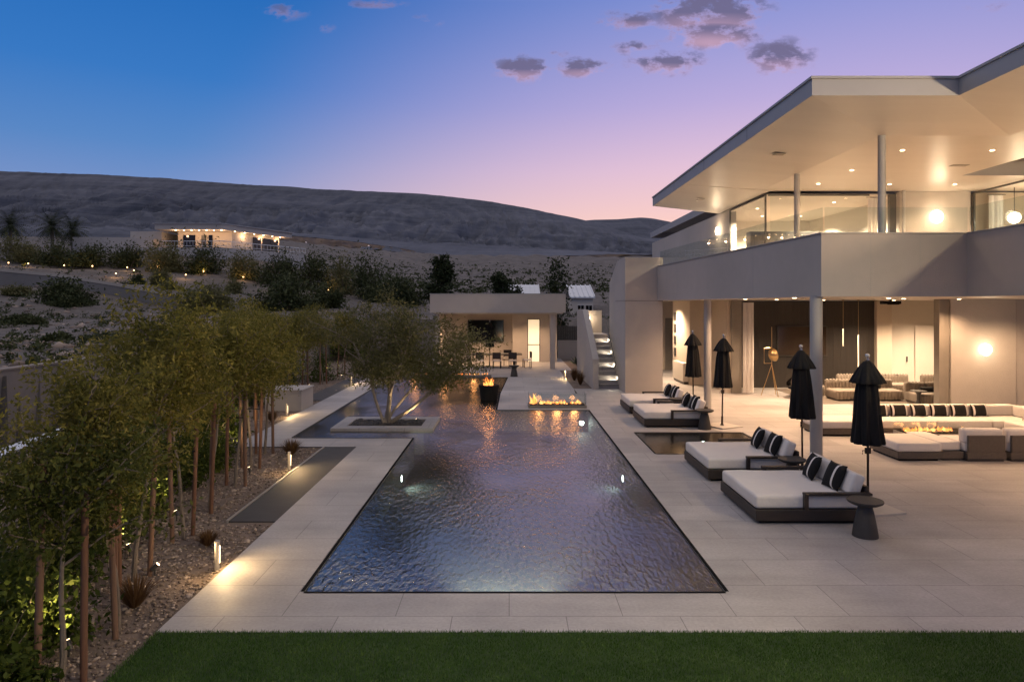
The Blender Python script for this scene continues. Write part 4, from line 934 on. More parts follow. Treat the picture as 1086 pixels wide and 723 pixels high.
# ---------------------------------------------------------------- pool lamps
def pool_lamp(p, nrm, power, lab, size=R(150)):
    t = thing('pool_lamp', lab, 'pool light', p, 0, 'underwater lamps'); n = Vector(nrm); q = n.to_track_quat('Z', 'Y').to_matrix().to_4x4()
    mb = MB(); mb.lathe([(.11, .002), (.11, .015), (.085, .02)], (0, 0, 0), 20); mb.xf(q); mb.build('ring', M['chrome'], t, True)
    mb = MB(); mb.lathe([(.08, .021), (.06, .03), (.02, .034)], (0, 0, 0), 20); mb.xf(q); mb.build('lens', M['poolled'], t, True)
    spot(t, n*.06, power, (1, .97, .70) if size < 2 else (.80, 1, .84), size, .8, .08, aim=tuple(n+Vector((0, 0, -.25))))
pool_lamp((-2.575, 16.2, -.50), (1, 0, 0), 60, 'underwater lamp glowing in the left wall of the pool')
pool_lamp((2.715, 16.2, -.50), (-1, 0, 0), 40, 'underwater lamp shining in the right wall of the pool')
pool_lamp((2.5, 23.555, -.45), (0, -1, 0), 30, 'underwater lamp in the far wall by the fire feature')
pool_lamp((0, 8.605, -.25), (0, 1, .03), 3000, 'underwater lamp hidden below the near edge of the pool', R(64))  # lamp not seen, assumed from the glow at the near edge
pool_lamp((5.5, 19.395, -.32), (0, -1, 0), 22, 'underwater lamp in the back wall of the spa')

# ================================================================ living room behind the glass doors
def channel_sofa(c, L_, rz, lab):
    t = thing('channel_sofa', lab, 'sofa', c, rz, 'channel-tufted lounge sofas in the living room'); n = int(L_/.125)
    mb = MB(); mb.box(-L_/2+.1, L_/2-.1, -.42, .4, 0, .05); mb.build('plinth', M['frame'], t)
    mb = MB(); mb.box(-L_/2, L_/2, -.5, .42, .05, .40, .09, 4); mb.build('seat', M['velvet'], t, True)
    mb = MB()
    for i in range(n):
        x = -L_/2+.08+i*(L_-.16)/max(1, n-1); mb.tube([(x, .36, .10), (x, .38, .35), (x, .40, .58), (x, .39, .69), (x, .36, .73)], [.085, .09, .09, .085, .05], 8)
    mb.build('channel_back', M['velvet'], t, True)
    mb = MB()
    for i in range(n):
        x = -L_/2+.08+i*(L_-.16)/max(1, n-1); mb.tube([(x, -.47, .07), (x, -.49, .2), (x, -.47, .36)], [.07, .08, .07], 8)
    mb.build('channel_front', M['velvet'], t, True)
    return t
channel_sofa((13.6, 26.2, 0), 2.6, 0, 'taupe channel-tufted sofa directly behind the near column')
channel_sofa((16.3, 25.2, 0), 3.0, 0, 'taupe channel-tufted sofa just inside the facade corner post')
channel_sofa((11.9, 27.2, 0), 1.5, R(55), 'taupe tufted corner sofa at the dark round chair')
channel_sofa((15.2, 28.2, 0), 3.0, 0, 'taupe channel-tufted sofa at the back of the living room')
channel_sofa((18.1, 28.0, 0), 2.0, 0, 'taupe channel-tufted sofa in front of the white inner doors')
for i, (x, y, l) in enumerate([(13.9, 26.25, 'black bolster on the sofa behind the near column'), (16.6, 25.3, 'black bolster on the sofa by the facade corner'), (15.6, 25.3, 'black bolster by the facade corner, half behind the nearest umbrella')]):
    t = thing('bolster', l, 'pillow', (x, y, .41), 0, 'black bolsters in the living room'); mb = MB(); mb.tube([(-.37, 0, .09), (-.35, 0, .09), (.35, 0, .09), (.37, 0, .09)], [.05, .088, .088, .05], 14); mb.build('cover', M['black'], t, True)
    mb = MB(); mb.tube([(-.385, 0, .09), (-.371, 0, .09)], .03, 10); mb.tube([(.371, 0, .09), (.385, 0, .09)], .03, 10); mb.build('end_cap', M['frame'], t, True)
def small_table(c, lab):
    t = thing('drum_table', lab, 'side table', c, 0, 'small dark tables in the living room')
    mb = MB(); mb.lathe([(.15, 0), (.14, .03), (.06, .2), (.06, .4), (.12, .5)], (0, 0, 0), 24); mb.build('pedestal', M['frame'], t, True)
    mb = MB(); mb.lathe([(.27, .501), (.28, .51), (.28, .53), (.27, .54)], (0, 0, 0), 28); mb.build('tabletop', M['frame'], t, True)
small_table((14.75, 24.6, 0), 'small dark pedestal table right of the nearest umbrella'); small_table((17.4, 24.5, 0), 'small dark pedestal table carrying the glass vase'); small_table((12.9, 24.9, 0), 'small dark pedestal table just right of the near column')
t = thing('glass_vase', 'ribbed glass vase on the small table by the corner post', 'vase', (14.55, 23.85, .02))
t.location = (17.4, 24.5, .541)
mb = MB(); mb.lathe([(.10, 0), (.13, .05), (.14, .18), (.11, .3), (.07, .38), (.08, .42)], (0, 0, 0), 24, lambda a, i: 1+.04*math.cos(a*10)); mb.build('body', M['glass'], t, True)
mb = MB(); mb.lathe([(.085, .421), (.085, .435)], (0, 0, 0), 24); mb.build('rim', M['brass'], t, True)
t = thing('lounge_armchair', 'round black shell armchair on slim legs before the screen', 'armchair', (11.35, 26.6, 0), R(-50))
mb = MB(); rows = []
for i in range(9):
    a = math.pi*(.0+i/8.)
    rows.append([mb.v((.52*math.cos(a)*(1-.25*j/5*0)*(.55+.45*min(1, j/3)), .46*math.sin(a)*(.55+.45*min(1, j/3))-.1, .34+.11*j*(.45+.55*math.sin(a)))) for j in range(6)])
for a, b in zip(rows, rows[1:]):
    for j in range(5): mb.bm.faces.new((a[j], b[j], b[j+1], a[j+1]))
bmesh.ops.solidify(mb.bm, geom=mb.bm.faces[:], thickness=.05)
mb.build('shell', M['black'], t, 'all')
mb = MB(); mb.lathe([(.3, .34), (.42, .37), (.42, .45), (.38, .48)], (0, -.05, 0), 24); mb.build('seat', M['black'], t, True)
for a in range(4):
    mb = MB(); q = a*math.pi/2+.78; mb.tube([(.25*math.cos(q), .25*math.sin(q)-.05, .35), (.36*math.cos(q), .36*math.sin(q)-.05, 0)], .014, 6); mb.build('leg', M['frame'], t)
t = thing('tripod_lamp', 'brass tripod floor lamp with a round studio head beside the curtain', 'floor lamp', (10.5, 27.3, 0), .3)
for k in range(3):
    mb = MB(); q = k*2.094+.5; mb.tube([(0, 0, 1.25), (.4*math.cos(q), .4*math.sin(q), 0)], .014, 6); mb.build('leg', M['brass'], t)
mb = MB(); mb.tube([(0, 0, 1.2), (0, 0, 2.75)], .013, 6); mb.build('stem', M['brass'], t)
mb = MB(); mb.lathe([(.05, 0), (.12, .03), (.24, .12), (.27, .2), (.25, .2)], (0, 0, 0), 24); mb.xf(Matrix.Translation((-.1, 0, 1.6)) @ Matrix.Rotation(R(80), 4, 'Y')); mb.build('reflector', M['brass'], t, True)
mb = MB(); mb.tube([(-.36, 0, 1.3), (-.36, 0, 1.9)], .012, 6); mb.tube([(-.36, 0, 1.3), (0, 0, 1.3)], .012, 6); mb.tube([(-.36, 0, 1.9), (0, 0, 1.9)], .012, 6); mb.build('yoke', M['brass'], t)
mb = MB(); mb.ball((.02, 0, 1.6), .06, 2); mb.build('bulb', M['bulb'], t, True)
t = thing('wall_television', 'wide dark television on the dark panelled living room wall', 'television', (12.9, 29.95, 2.05))
mb = MB((12.9, 29.95, 2.05)); mb.box(11.75, 13.95, 29.93, 29.995, 1.38, 2.72, .004); mb.build('casing', M['frame'], t)
mb = MB((12.9, 29.95, 2.05)); mb.box(11.80, 13.90, 29.918, 29.928, 1.43, 2.67); mb.build('screen', mat('screen_brown', (.05, .034, .024), (.035, .024, .017), .12, 1.2), t)
for (x, z0, z1, y, l) in [(12.72, 2.06, 2.72, 26, 'slim glowing rod pendant with a visible cord, hanging higher'), (13.3, 1.25, 2.5, 26, 'slim glowing rod pendant hanging lower to the right')]:
    t = thing('rod_pendant', l, 'pendant lamp', (x, y, 3.82), 0, 'slim rod pendants before the dark wall')
    mb = MB(); mb.tube([(0, 0, z1-3.82), (0, 0, 0)], .006, 6); mb.build('cord', M['brass'], t); mb = MB(); mb.tube([(0, 0, z0-3.82), (0, 0, z1-3.825)], .02, 8); mb.build('light_rod', M['rod'], t, True)
    mb = MB(); mb.lathe([(.05, -.03), (.05, -.001)], (0, 0, 0), 16); mb.build('canopy', M['brass'], t)
t = thing('ceiling_heater', 'dark box heater hung under the balcony ceiling', 'heater', (13.35, 23.9, 3.82))
mb = MB(); mb.box(-.3, .3, -.15, .15, -.17, -.06, .02); mb.box(-.2, .2, -.2, -.151, -.19, -.10, .01); mb.build('casing', M['slot'], t)
mb = MB(); mb.tube([(0, 0, -.06), (0, 0, 0)], .03, 8); mb.build('bracket', M['frame'], t)
mb = MB((14, 27, .006)); mb.box(11.4, 18.6, 25.0, 29.4, .004, .014); o = tag(mb.build('rug', M['rug']), 'large brown rug under the living room sofas', 'rug'); o.location = (14, 27, .006)
# dining set at the pavilion
t = thing('dining_table', 'long dark dining table under the pavilion roof', 'table', (-.75, 40.3, 0))
mb = MB(); mb.box(-2.1, 1.5, -.55, .55, .72, .77, .01); mb.build('tabletop', M['bedwood'], t)
for x in (-1.6, 1.05): mb = MB(); mb.box(x-.08, x+.08, -.4, .4, 0, .719); mb.build('leg', M['bedwood'], t)
def dchair():
    t = thing('dining_chair', '', 'chair', (0, 0, 0), 0, 'dark dining chairs under the pavilion')
    mb = MB(); mb.box(-.24, .24, -.24, .24, .42, .47, .01); mb.build('seat', M['mattress'], t)
    mb = MB(); mb.box(-.24, .24, .21, .25, .55, .92, .01); mb.build('backrest', M['bedwood'], t)
    for a in (-1, 1):
        for b in (-1, 1):
            mb = MB(); mb.box(a*.21-.018, a*.21+.018, b*.21-.018, b*.21+.018, 0, .92 if b > 0 else .419); mb.build('leg', M['bedwood'], t)
    return t
d0 = dchair()
for i, (x, y, rz, l) in enumerate([(1.05, 39.9, R(-80), 'dark dining chair at the right end of the pavilion table'), (.2, 39.35, R(180), 'dark dining chair at the near side of the pavilion table, right'), (-.7, 39.3, R(175), 'dark dining chair at the near side of the pavilion table, in the middle'), (-1.7, 39.35, R(184), 'dark dining chair at the near side of the pavilion table, left'), (-.1, 41.2, 0, 'dark dining chair behind the pavilion table, below the television')]):
    o = d0 if i == 0 else copy_tree(d0); o.location = (x, y, 0); o.rotation_euler.z = rz; o['label'] = l

# ---------------------------------------------------------------- garden lamps
def bollard(x, y, lab, aim=(.75, .0, -.55), power=45):
    t = thing('path_light', lab, 'path light', (x, y, -.02), 0, 'slim bollard path lights')
    mb = MB(); mb.tube([(0, 0, 0), (0, 0, .38)], .034, 14); mb.build('post', M['steel'], t, True)
    mb = MB(); mb.tube([(0, 0, .381), (0, 0, .40)], .038, 14); mb.build('cap', M['steel'], t, True)
    mb = MB(); mb.box(.033, .039, -.012, .012, .10, .34); mb.build('light_slot', M['slotglow'], t)
    spot(t, (.06, 0, .34), power, (1, .66, .30), R(165), .7, .03, aim=aim); point(t, (-.05, -.40, .28), 5, (1, .66, .30), .04)
bollard(-4.0, 9.35, 'slim lit bollard nearest the camera at the walkway edge')
bollard(-4.85, 15.05, 'slim lit bollard beside the dark slate strip', (.75, -.1, -.55))
bollard(-7.3, 22.4, 'slim lit bollard beside the low planter wall')
bollard(-7.3, 31.5, 'slim lit bollard at the far end of the upper walkway')
bollard(2.75, 33.8, 'slim lit bollard at the mulch bed before the pavilion', (-.75, 0, -.55))  # no post seen here; lamp assumed for the patch of light
def uplight(x, y, lab, aim, power, z=-.02):
    t = thing('ground_uplight', lab, 'spotlight', (x, y, z), 0, 'small ground spotlights in the beds'); d = Vector(aim).normalized()
    mb = MB(); mb.tube([(0, 0, 0), (0, 0, .1)], .012, 8); mb.build('spike', M['frame'], t)
    mb = MB(); mb.tube([Vector((0, 0, .12))-d*.05, Vector((0, 0, .12))+d*.05], .03, 12); mb.build('housing', M['frame'], t, True)
    mb = MB(); mb.tube([Vector((0, 0, .12))+d*.051, Vector((0, 0, .12))+d*.056], .026, 12); mb.build('lens', M['bulb'], t)
    spot(t, Vector((0, 0, .12))+d*.07, power, (1, .70, .34), R(100), .8, .03, aim=tuple(d))
# ================================================================ row of staked trees on the left
TG = 'young staked trees along the walkway'
def tree_variant(seed, h, th, sp, leafm, nm=11, lp=30):
    w_, pts, rg = grow(seed, h, th, sp, n_main=nm, sub=6, tip=4, r0=.034, leaf_per=lp, cl=.115, droop=.05)
    bm_me = w_.build('trunk', M['bark'], None, True); me_t = bm_me.data; bpy.data.objects.remove(bm_me)
    me_c = leaf_mesh('crown', np.concatenate([pts, pts[::2]+rg.normal(size=pts[::2].shape)*.06]), .058, rg, .42); me_c.materials.append(leafm)
    return me_t, me_c
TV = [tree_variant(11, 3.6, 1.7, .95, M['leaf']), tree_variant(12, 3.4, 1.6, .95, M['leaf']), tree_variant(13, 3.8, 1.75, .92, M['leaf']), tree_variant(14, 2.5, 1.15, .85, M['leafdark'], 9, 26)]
def stake_mesh(h):
    mb = MB(); mb.tube([(0, 0, 0), (0, 0, h)], .034, 10); o = mb.build('stake', M['stake2' if h > 2 else 'stake'], None, True); me = o.data; bpy.data.objects.remove(o); return me
SM = [stake_mesh(1.9), stake_mesh(2.15)]
def tie_mesh():
    mb = MB(); mb.tube([(-.2, .02, 1.35), (0, .05, 1.36), (.2, .02, 1.35)], .012, 6); o = mb.build('tree_tie', M['black'], None); me = o.data; bpy.data.objects.remove(o); return me
TIE = tie_mesh()
rt = random.Random(21)
def staked_tree(x, y, v, sc, rz, lab, nst=2):
    t = thing('staked_tree', lab, 'tree', (x, y, -.02), rz, TG); t.scale = (sc, sc, sc)
    link('trunk', TV[v][0], None, t); link('crown', TV[v][1], None, t)
    for k in range(nst):
        s = link('stake', SM[k % 2], None, t); a = k*math.pi+rt.uniform(-.3, .3) if nst == 2 else k*2.1
        s.location = (.2*math.cos(a), .2*math.sin(a), 0); s.rotation_euler = (rt.uniform(-.035, .035), rt.uniform(-.035, .035), 0)
    link('tree_tie', TIE, None, t)
for x, y, v, sc, rz, lab in [(-4.3, 6.55, 3, .98, .4, 'shortest dark staked tree in the lower left corner, nearest the camera'), (-4.35, 7.6, 1, .92, 2.1, 'staked tree at the corner where lawn meets gravel'), (-4.95, 9.0, 2, 1.02, 4.2, 'staked tree left of the nearest bollard with a sprig above the rest'),
                             (-5.05, 10.6, 0, .98, 1.0, 'staked tree just beyond the nearest bollard'), (-5.3, 12.1, 1, 1.03, 5.2, 'staked tree at the near end of the dark slate strip'), (-5.5, 13.7, 0, 1.02, 3.1, 'staked tree halfway along the dark slate strip'),
                             (-5.75, 15.2, 2, .97, .2, 'staked tree level with the second bollard'), (-5.98, 16.7, 1, 1.05, 2.9, 'staked tree at the far end of the dark slate strip'), (-7.7, 19.6, 0, 1.0, 4.0, 'staked tree just past the cross walkway'),
                             (-8.1, 22, 2, .98, 1.4, 'staked tree in front of the low planter wall'), (-8.3, 25.6, 1, 1.02, 5.5, 'staked tree right behind the low planter wall'), (-8.5, 28.4, 0, 1.0, 2.4, 'second staked tree beyond the low planter wall'), (-8.6, 31.5, 2, .95, .9, 'staked tree beside the farthest bollard'), (-8.6, 35, 1, 1.0, 3.8, 'last staked tree at the far end of the upper walkway')]:
    staked_tree(x, y, v, sc, rz, lab)
# multi-trunk tree on the pool island
c = (-3.68, 20.7, .06)
w_, pts, rg = grow(31, 3.9, 1, 1.12, n_main=8, sub=5, tip=4, leaf_per=34, cl=.20, droop=.12, multi=[((-.35, .1, 1.), 2.8, .055), ((-.15, -.2, 1), 3.1, .06), ((.25, .25, 1), 3.2, .055), ((1.2, -.1, .8), 3.3, .06), ((.7, .25, 1), 3.2, .045)])
pts = pts[(pts[:, 2] > .95)]
t = thing('olive_tree', 'multi-trunk olive-grey tree on the square island in the pool', 'tree', c)
w_.build('trunk', M['paletrunk'], t, True); lm = leaf_mesh('crown', pts, .10, rg, .30); link('crown', lm, M['olive'], t)
# island planter
c = (-3.67, 20.67, 0); t = thing('island_planter', 'square concrete planter island standing in the pool', 'planter', c)
mb = MB(c); x0, x1, y0, y1 = -5.15, -2.2, 19.65, 21.7
for b in [(x0, x1, y0, y0+.42), (x0, x1, y1-.42, y1), (x0, x0+.38, y0+.4201, y1-.4201), (x1-.38, x1, y0+.4201, y1-.4201)]: mb.box(*b, -.06, .07)
mb.build('rim', M['deck'], t)
mb = MB(c); mb.box(x0+.381, x1-.381, y0+.421, y1-.421, -.06, .03); mb.build('soil', M['darkpave'], t)
mb = MB(c); mb.box(x0+.3, x1-.3, y0+.3, y1-.3, -.74, -.0605); mb.build('pedestal', M['basin'], t)
p = np.stack([rng.uniform(x0+.42, x1-.42, 700)-c[0], rng.uniform(y0+.46, y1-.46, 700)-c[1], np.full(700, .04)], 1)
o = scatter_rocks('gravel', p, .035, M['tabledark']); o.parent = t; o['kind'] = 'stuff'
# shrubs of the bed
def shrub(name, x, y, rx, ry, rz, n, leaf, m, lab, cat, seed, group=None, z=-.02, asp=.45, stem=True):
    rg = np.random.default_rng(seed); t = thing(name, lab, cat, (x, y, z), 0, group)
    p = bush_points(rg, n, rx, ry, rz, clumps=int(rg.integers(11, 18)))
    link('foliage', leaf_mesh('foliage', p, leaf, rg, asp, up=-.2), m, t)
    if stem:
        mb = MB(); rr = random.Random(seed)
        for k in range(6):
            a = rr.uniform(0, 6.28); e = Vector((math.cos(a)*rx*.55, math.sin(a)*ry*.55, rz*rr.uniform(.5, .85)))
            mb.tube([(0, 0, 0), tuple(e*.5+Vector((0, 0, rz*.08))), tuple(e)], [.02*max(rx, .4), .013*max(rx, .4), .004], 5)
        mb.build('stems', M['bark'], t)
    return t
HG = 'leafy shrubs behind the row of staked trees'
for i, (x, y, r, h, lab) in enumerate([(-4.75, 6.2, .55, .95, 'leafy shrub in the bottom left corner behind the shortest tree'), (-5.25, 7.3, .65, 1.1, 'leafy shrub lit from below between the two nearest trees'), (-5.9, 8.6, .7, 1.5, 'leafy shrub lit from below behind the tree with the high sprig'), (-6.2, 10.2, .75, 1.6, 'leafy shrub behind the tree just beyond the nearest bollard'),
                                      (-6.5, 11.8, .75, 1.6, 'leafy shrub behind the near end of the slate strip'), (-6.7, 13.4, .75, 1.7, 'leafy shrub behind the middle of the slate strip'), (-6.9, 15.0, .75, 1.7, 'leafy shrub behind the second bollard'), (-7.2, 16.8, .8, 1.7, 'leafy shrub at the far end of the slate strip'), (-9.3, 20.5, .9, 1.8, 'leafy shrub behind the planter wall trees'),
                                      (-9.4, 24.5, .9, 1.8, 'leafy shrub on the low planter wall bed'), (-9.5, 28.5, 1., 1.9, 'brightly lit shrub left of the upper walkway'), (-9.2, 33, 1., 1.8, 'brightly lit yellow-green shrub at the far end of the upper walkway'), (-7.6, 37.2, 1.0, 1.5, 'lit shrub behind the left end of the fire trough')]):
    shrub('garden_shrub', x, y, r, r, h, 3200, .085, M['hedge'], lab, 'shrub', 50+i, HG)
for x, y, aim, pw, lab in [(-4.55, 7.05, (-.5, .15, 1), 22, 'ground spotlight at the lawn corner'), (-4.75, 9.15, (.5, .2, .5), 20, 'ground spotlight left of the nearest bollard'), (-5.5, 9.9, (-.5, 0, 1), 20, 'ground spotlight behind the bollard tree'), (-5.6, 11.5, (-.6, .2, 1), 22, 'ground spotlight glowing behind the poles at the near slate end'), (-5.55, 14.6, (-.4, .1, 1), 18, 'ground spotlight at the tree beside the second bollard'),
                           (-6.3, 16.2, (-.4, .2, 1), 22, 'ground spotlight at the cross walkway'), (-8.5, 24.0, (-.5, .2, 1), 22, 'ground spotlight by the low planter wall'), (-8.7, 29.8, (-.5, .1, 1), 34, 'ground spotlight along the upper walkway'), (-8.3, 33.9, (-.5, -.2, 1), 40, 'ground spotlight at the far end of the upper walkway')]:
    uplight(x, y, lab, aim, pw*4.5)
uplight(-2.75, 20.4, 'ground spotlight on the pool island under the tree', (-.6, .2, 1), 60, .05)
def grass(x, y, r, h, lab, seed, m='dryleaf', n=260):
    rg = np.random.default_rng(seed); t = thing('grass_tuft', lab, 'ornamental grass', (x, y, -.02), 0, 'dry ornamental grass tufts')
    a = rg.uniform(0, 6.28, n); q = rg.uniform(.1, 1, n)**.6; b = np.stack([np.cos(a)*.12*r, np.sin(a)*.12*r, 0*a], 1); d = np.stack([np.cos(a)*q*r, np.sin(a)*q*r, h*(1.15-q*.6)], 1)
    s = np.stack([-np.sin(a), np.cos(a), 0*a], 1)*.006; md = b+d*.55+np.array([0, 0, .12*h]); v = np.stack([b-s, b+s, md+s*.8, md-s*.8, b+d], 1).reshape(-1, 3); i = np.arange(n)[:, None]*5
    me = fast_mesh('blades', v, np.concatenate([i+[0, 1, 2], i+[0, 2, 3], i+[3, 2, 4]], 0)); link('blades', me, M[m], t)
    mb = MB(); mb.lathe([(.13*r, 0), (.1*r, .06*h), (.03*r, .1*h)], (0, 0, 0), 10); mb.build('root_crown', M['soil'], t)
for i, (x, y, r, h, l) in enumerate([(-4.5, 8.2, .32, .4, 'dry brown grass tuft at the corner of lawn and gravel'), (-5.3, 16.6, .38, .42, 'reddish dry grass tuft by the second bollard'), (-7.4, 21.3, .3, .4, 'dry grass tuft before the low planter wall'), (3.25, 31.2, .32, .75, 'reddish grass tuft at the foot of the stair parapet'), (3.15, 33.0, .3, .7, 'reddish grass tuft in the mulch bed toward the pavilion'), (-4.55, 10.3, .22, .25, 'small dry grass tuft between bollard and slate strip')]): grass(x, y, r, h, l, 300+i)
def agave(x, y, s, lab, seed):
    t = thing('agave', lab, 'agave', (x, y, -.02), seed*1.3, 'agaves beside the pavilion'); rr = random.Random(seed)
    for k in range(16):
        mb = MB(); a = k*2.4; e = .35+1.0*k/16; L_ = s*(1-.25*k/16)
        d = Vector((math.cos(a)*math.cos(e), math.sin(a)*math.cos(e), math.sin(e))); u = Vector((-math.sin(a), math.cos(a), 0)); n = d.cross(u)
        v = [mb.v(p) for p in (u*.05*s-n*.0, -u*.05*s, d*L_*.45-u*.085*s+n*-.03, d*L_*.45+u*.085*s+n*-.03, d*L_, d*L_*.4+n*.06*s)]
        for q in ((0, 1, 5), (1, 2, 5), (3, 0, 5), (2, 4, 5), (4, 3, 5)): mb.bm.faces.new([v[i] for i in q])
        mb.build('leaf', M['agave'], t)
agave(4.2, 41.5, .8, 'spiky agave left of the dark gate beside the pavilion', 2); agave(5.0, 42.6, .7, 'spiky agave farther right behind the stair parapet', 3)
# low planter block, boundary wall, metal fence
def wall_thing(name, m, boxes, lab, cat, loc, part='coping', caps=None, capm=None):
    t = thing(name, lab, cat, loc); mb = MB(loc)
    for b in boxes: mb.box(*b)
    mb.build('wall', m, t)
    if caps:
        mb = MB(loc)
        for b in caps: mb.box(*b)
        mb.build(part, capm or m, t)
    return t
wall_thing('planter_wall', M['stucco'], [(-8.4, -7.15, 23.5, 24.9, -.05, .66)], 'low square concrete planter block left of the upper walkway', 'planter', (-7.8, 24.2, 0), 'coping', [(-8.43, -7.12, 23.47, 24.93, .662, .70)])
wall_thing('boundary_wall', M['wallstucco'], [(-12.25, -12, 3, 46, -1, 2.05)], 'long taupe boundary wall between the tree row and the desert slope', 'wall', (-12.1, 20, 0), 'coping', [(-12.28, -11.97, 3, 46, 2.053, 2.10)])
wall_thing('rear_wall', M['wallstucco'], [(-12, -4.6, 47.2, 47.45, -1, 2.6)], 'pale garden wall left of the pavilion behind the pool tree', 'wall', (-8.4, 47.3, 0), 'coping', [(-12, -4.6, 47.17, 47.48, 2.603, 2.65)])
wall_thing('side_garden_wall', M['stucco'], [(3.3, 6.3, 46.2, 46.4, -.5, 1.2)], 'low pale garden wall between pavilion and stairs', 'wall', (4.8, 46.3, 0), 'coping', [(3.3, 6.3, 46.17, 46.43, 1.203, 1.24)])
wall_thing('garden_gate', M['frame'], [(3.3+i*.125, 3.41+i*.125, 46.8, 46.86, .02, 2.2) for i in range(24)], 'dark slatted gate behind the low wall right of the pavilion', 'gate', (4.8, 46.8, 0), 'rail', [(3.3, 6.3, 46.865, 46.91, .4, .5), (3.3, 6.3, 46.865, 46.91, 1.8, 1.9)])
t = thing('metal_fence', 'pale metal picket fence at the left edge behind the trees', 'fence', (-7.3, 10, 0)); o = (-7.3, 10, 0)
fx = lambda y: -7.0-(y-9)*.14
for z in (.25, 1.38):
    mb = MB(o); mb.tube([(fx(4), 4, z), (fx(17), 17, z)], .022, 6); mb.build('rail', M['steel'], t)
mb = MB(o)
for i in range(118): y = 4+i*.11; mb.tube([(fx(y), y, .05), (fx(y), y, 1.42)], .008, 4)
q = mb.build('picket', M['steel'], t); q['kind'] = 'stuff'; q.name = 'pickets'
for i in range(6):
    y = 4+i*2.6; mb = MB(o); mb.box(fx(y)-.035, fx(y)+.035, y-.035, y+.035, 0, 1.52); mb.build('post', M['steel'], t)
mb = MB(o)
mb.face([(fx(4)-.25, 4, 1.50), (fx(4)+.05, 4, 1.50), (fx(17)+.05, 17, 1.50), (fx(17)-.25, 17, 1.50)]); mb.face([(fx(4)-.25, 4, 1.53), (fx(4)+.05, 4, 1.53), (fx(17)+.05, 17, 1.53), (fx(17)-.25, 17, 1.53)]); mb.build('top_cap', M['metalroof'], t)

# ================================================================ trees and roofs beyond the pavilion
def far_tree(px, pyb, pyt, Y, wpx, m, lab, seed, n=2600, group='trees beyond the pool pavilion', name='evergreen_tree', conic=.5, leaf=.22):
    rg = np.random.default_rng(seed); b = at(px, pyb, Y); h = (pyb-pyt)*Y/F; r = wpx*Y/F/2
    t = thing(name, lab, 'tree', b, 0, group); k = rg.integers(0, 26, n); cz = rg.uniform(.22, .97, 26); ca = rg.uniform(0, 6.28, 26)
    cr = r*(1-conic*cz)*rg.uniform(.35, .95, 26); cc = np.stack([np.cos(ca)*cr, np.sin(ca)*cr, cz*h], 1)
    p = cc[k]+rg.normal(size=(n, 3))*np.array([r*.27, r*.27, h*.055]); p = p[(p[:, 2] > h*.08) & (p[:, 2] < h*1.03)]
    link('crown', leaf_mesh('crown', p, leaf, rg, .45), m, t)
    mb = MB(); mb.tube([(0, 0, -.3), (r*.05, 0, h*.4), (0, 0, h*.9)], [r*.10, r*.07, r*.015], 7)
    for j in range(6): mb.tube([(0, 0, h*(.25+.1*j)), tuple(cc[j]*.8)], [r*.04, r*.01], 5)
    mb.build('trunk', M['bark'], t)
    return t
far_tree(467, 326, 271, 58, 30, M['ever'], 'tall dark conical evergreen above the left end of the pavilion roof', 61, leaf=.3)
far_tree(533, 330, 287, 60, 24, M['ever'], 'slim brownish evergreen above the middle of the pavilion roof', 62, 1600, leaf=.28)
far_tree(592, 398, 276, 49.5, 30, M['ever'], 'tall loose evergreen just right of the pavilion with a lit trunk', 63, 3400, leaf=.2)
far_tree(548, 326, 303, 62, 13, M['ever'], 'short thin tree before the left metal roof', 64, 900, leaf=.26)
uplight(4.1, 47.9, 'ground spotlight at the trunk of the tall tree right of the pavilion', (-.3, .6, 1), 40, -.3)
G_ = 'olive shrub trees left of the pavilion'
for i, (px, pyt, w_px, Y, lab) in enumerate([(372, 322, 52, 46, 'rounded olive shrub tree at the right end of the tree row'), (402, 326, 46, 50, 'rounded olive shrub tree behind the left side of the pool tree'), (436, 318, 50, 54, 'rounded olive shrub tree left of the pavilion roof'), (345, 318, 50, 56, 'rounded olive shrub tree above the far staked trees')]):
    b = at(px, 372, Y); b.z = max(-.4, min(b.z, .3)); h = CH+(HZ-pyt)*Y/F-b.z; r = w_px*Y/F/2
    shrub('shrub_tree', b.x, b.y, r, r, h*.8, 3600, .2, M['olive'] if i % 2 else M['hedge'], lab, 'tree', 80+i, G_, z=b.z)
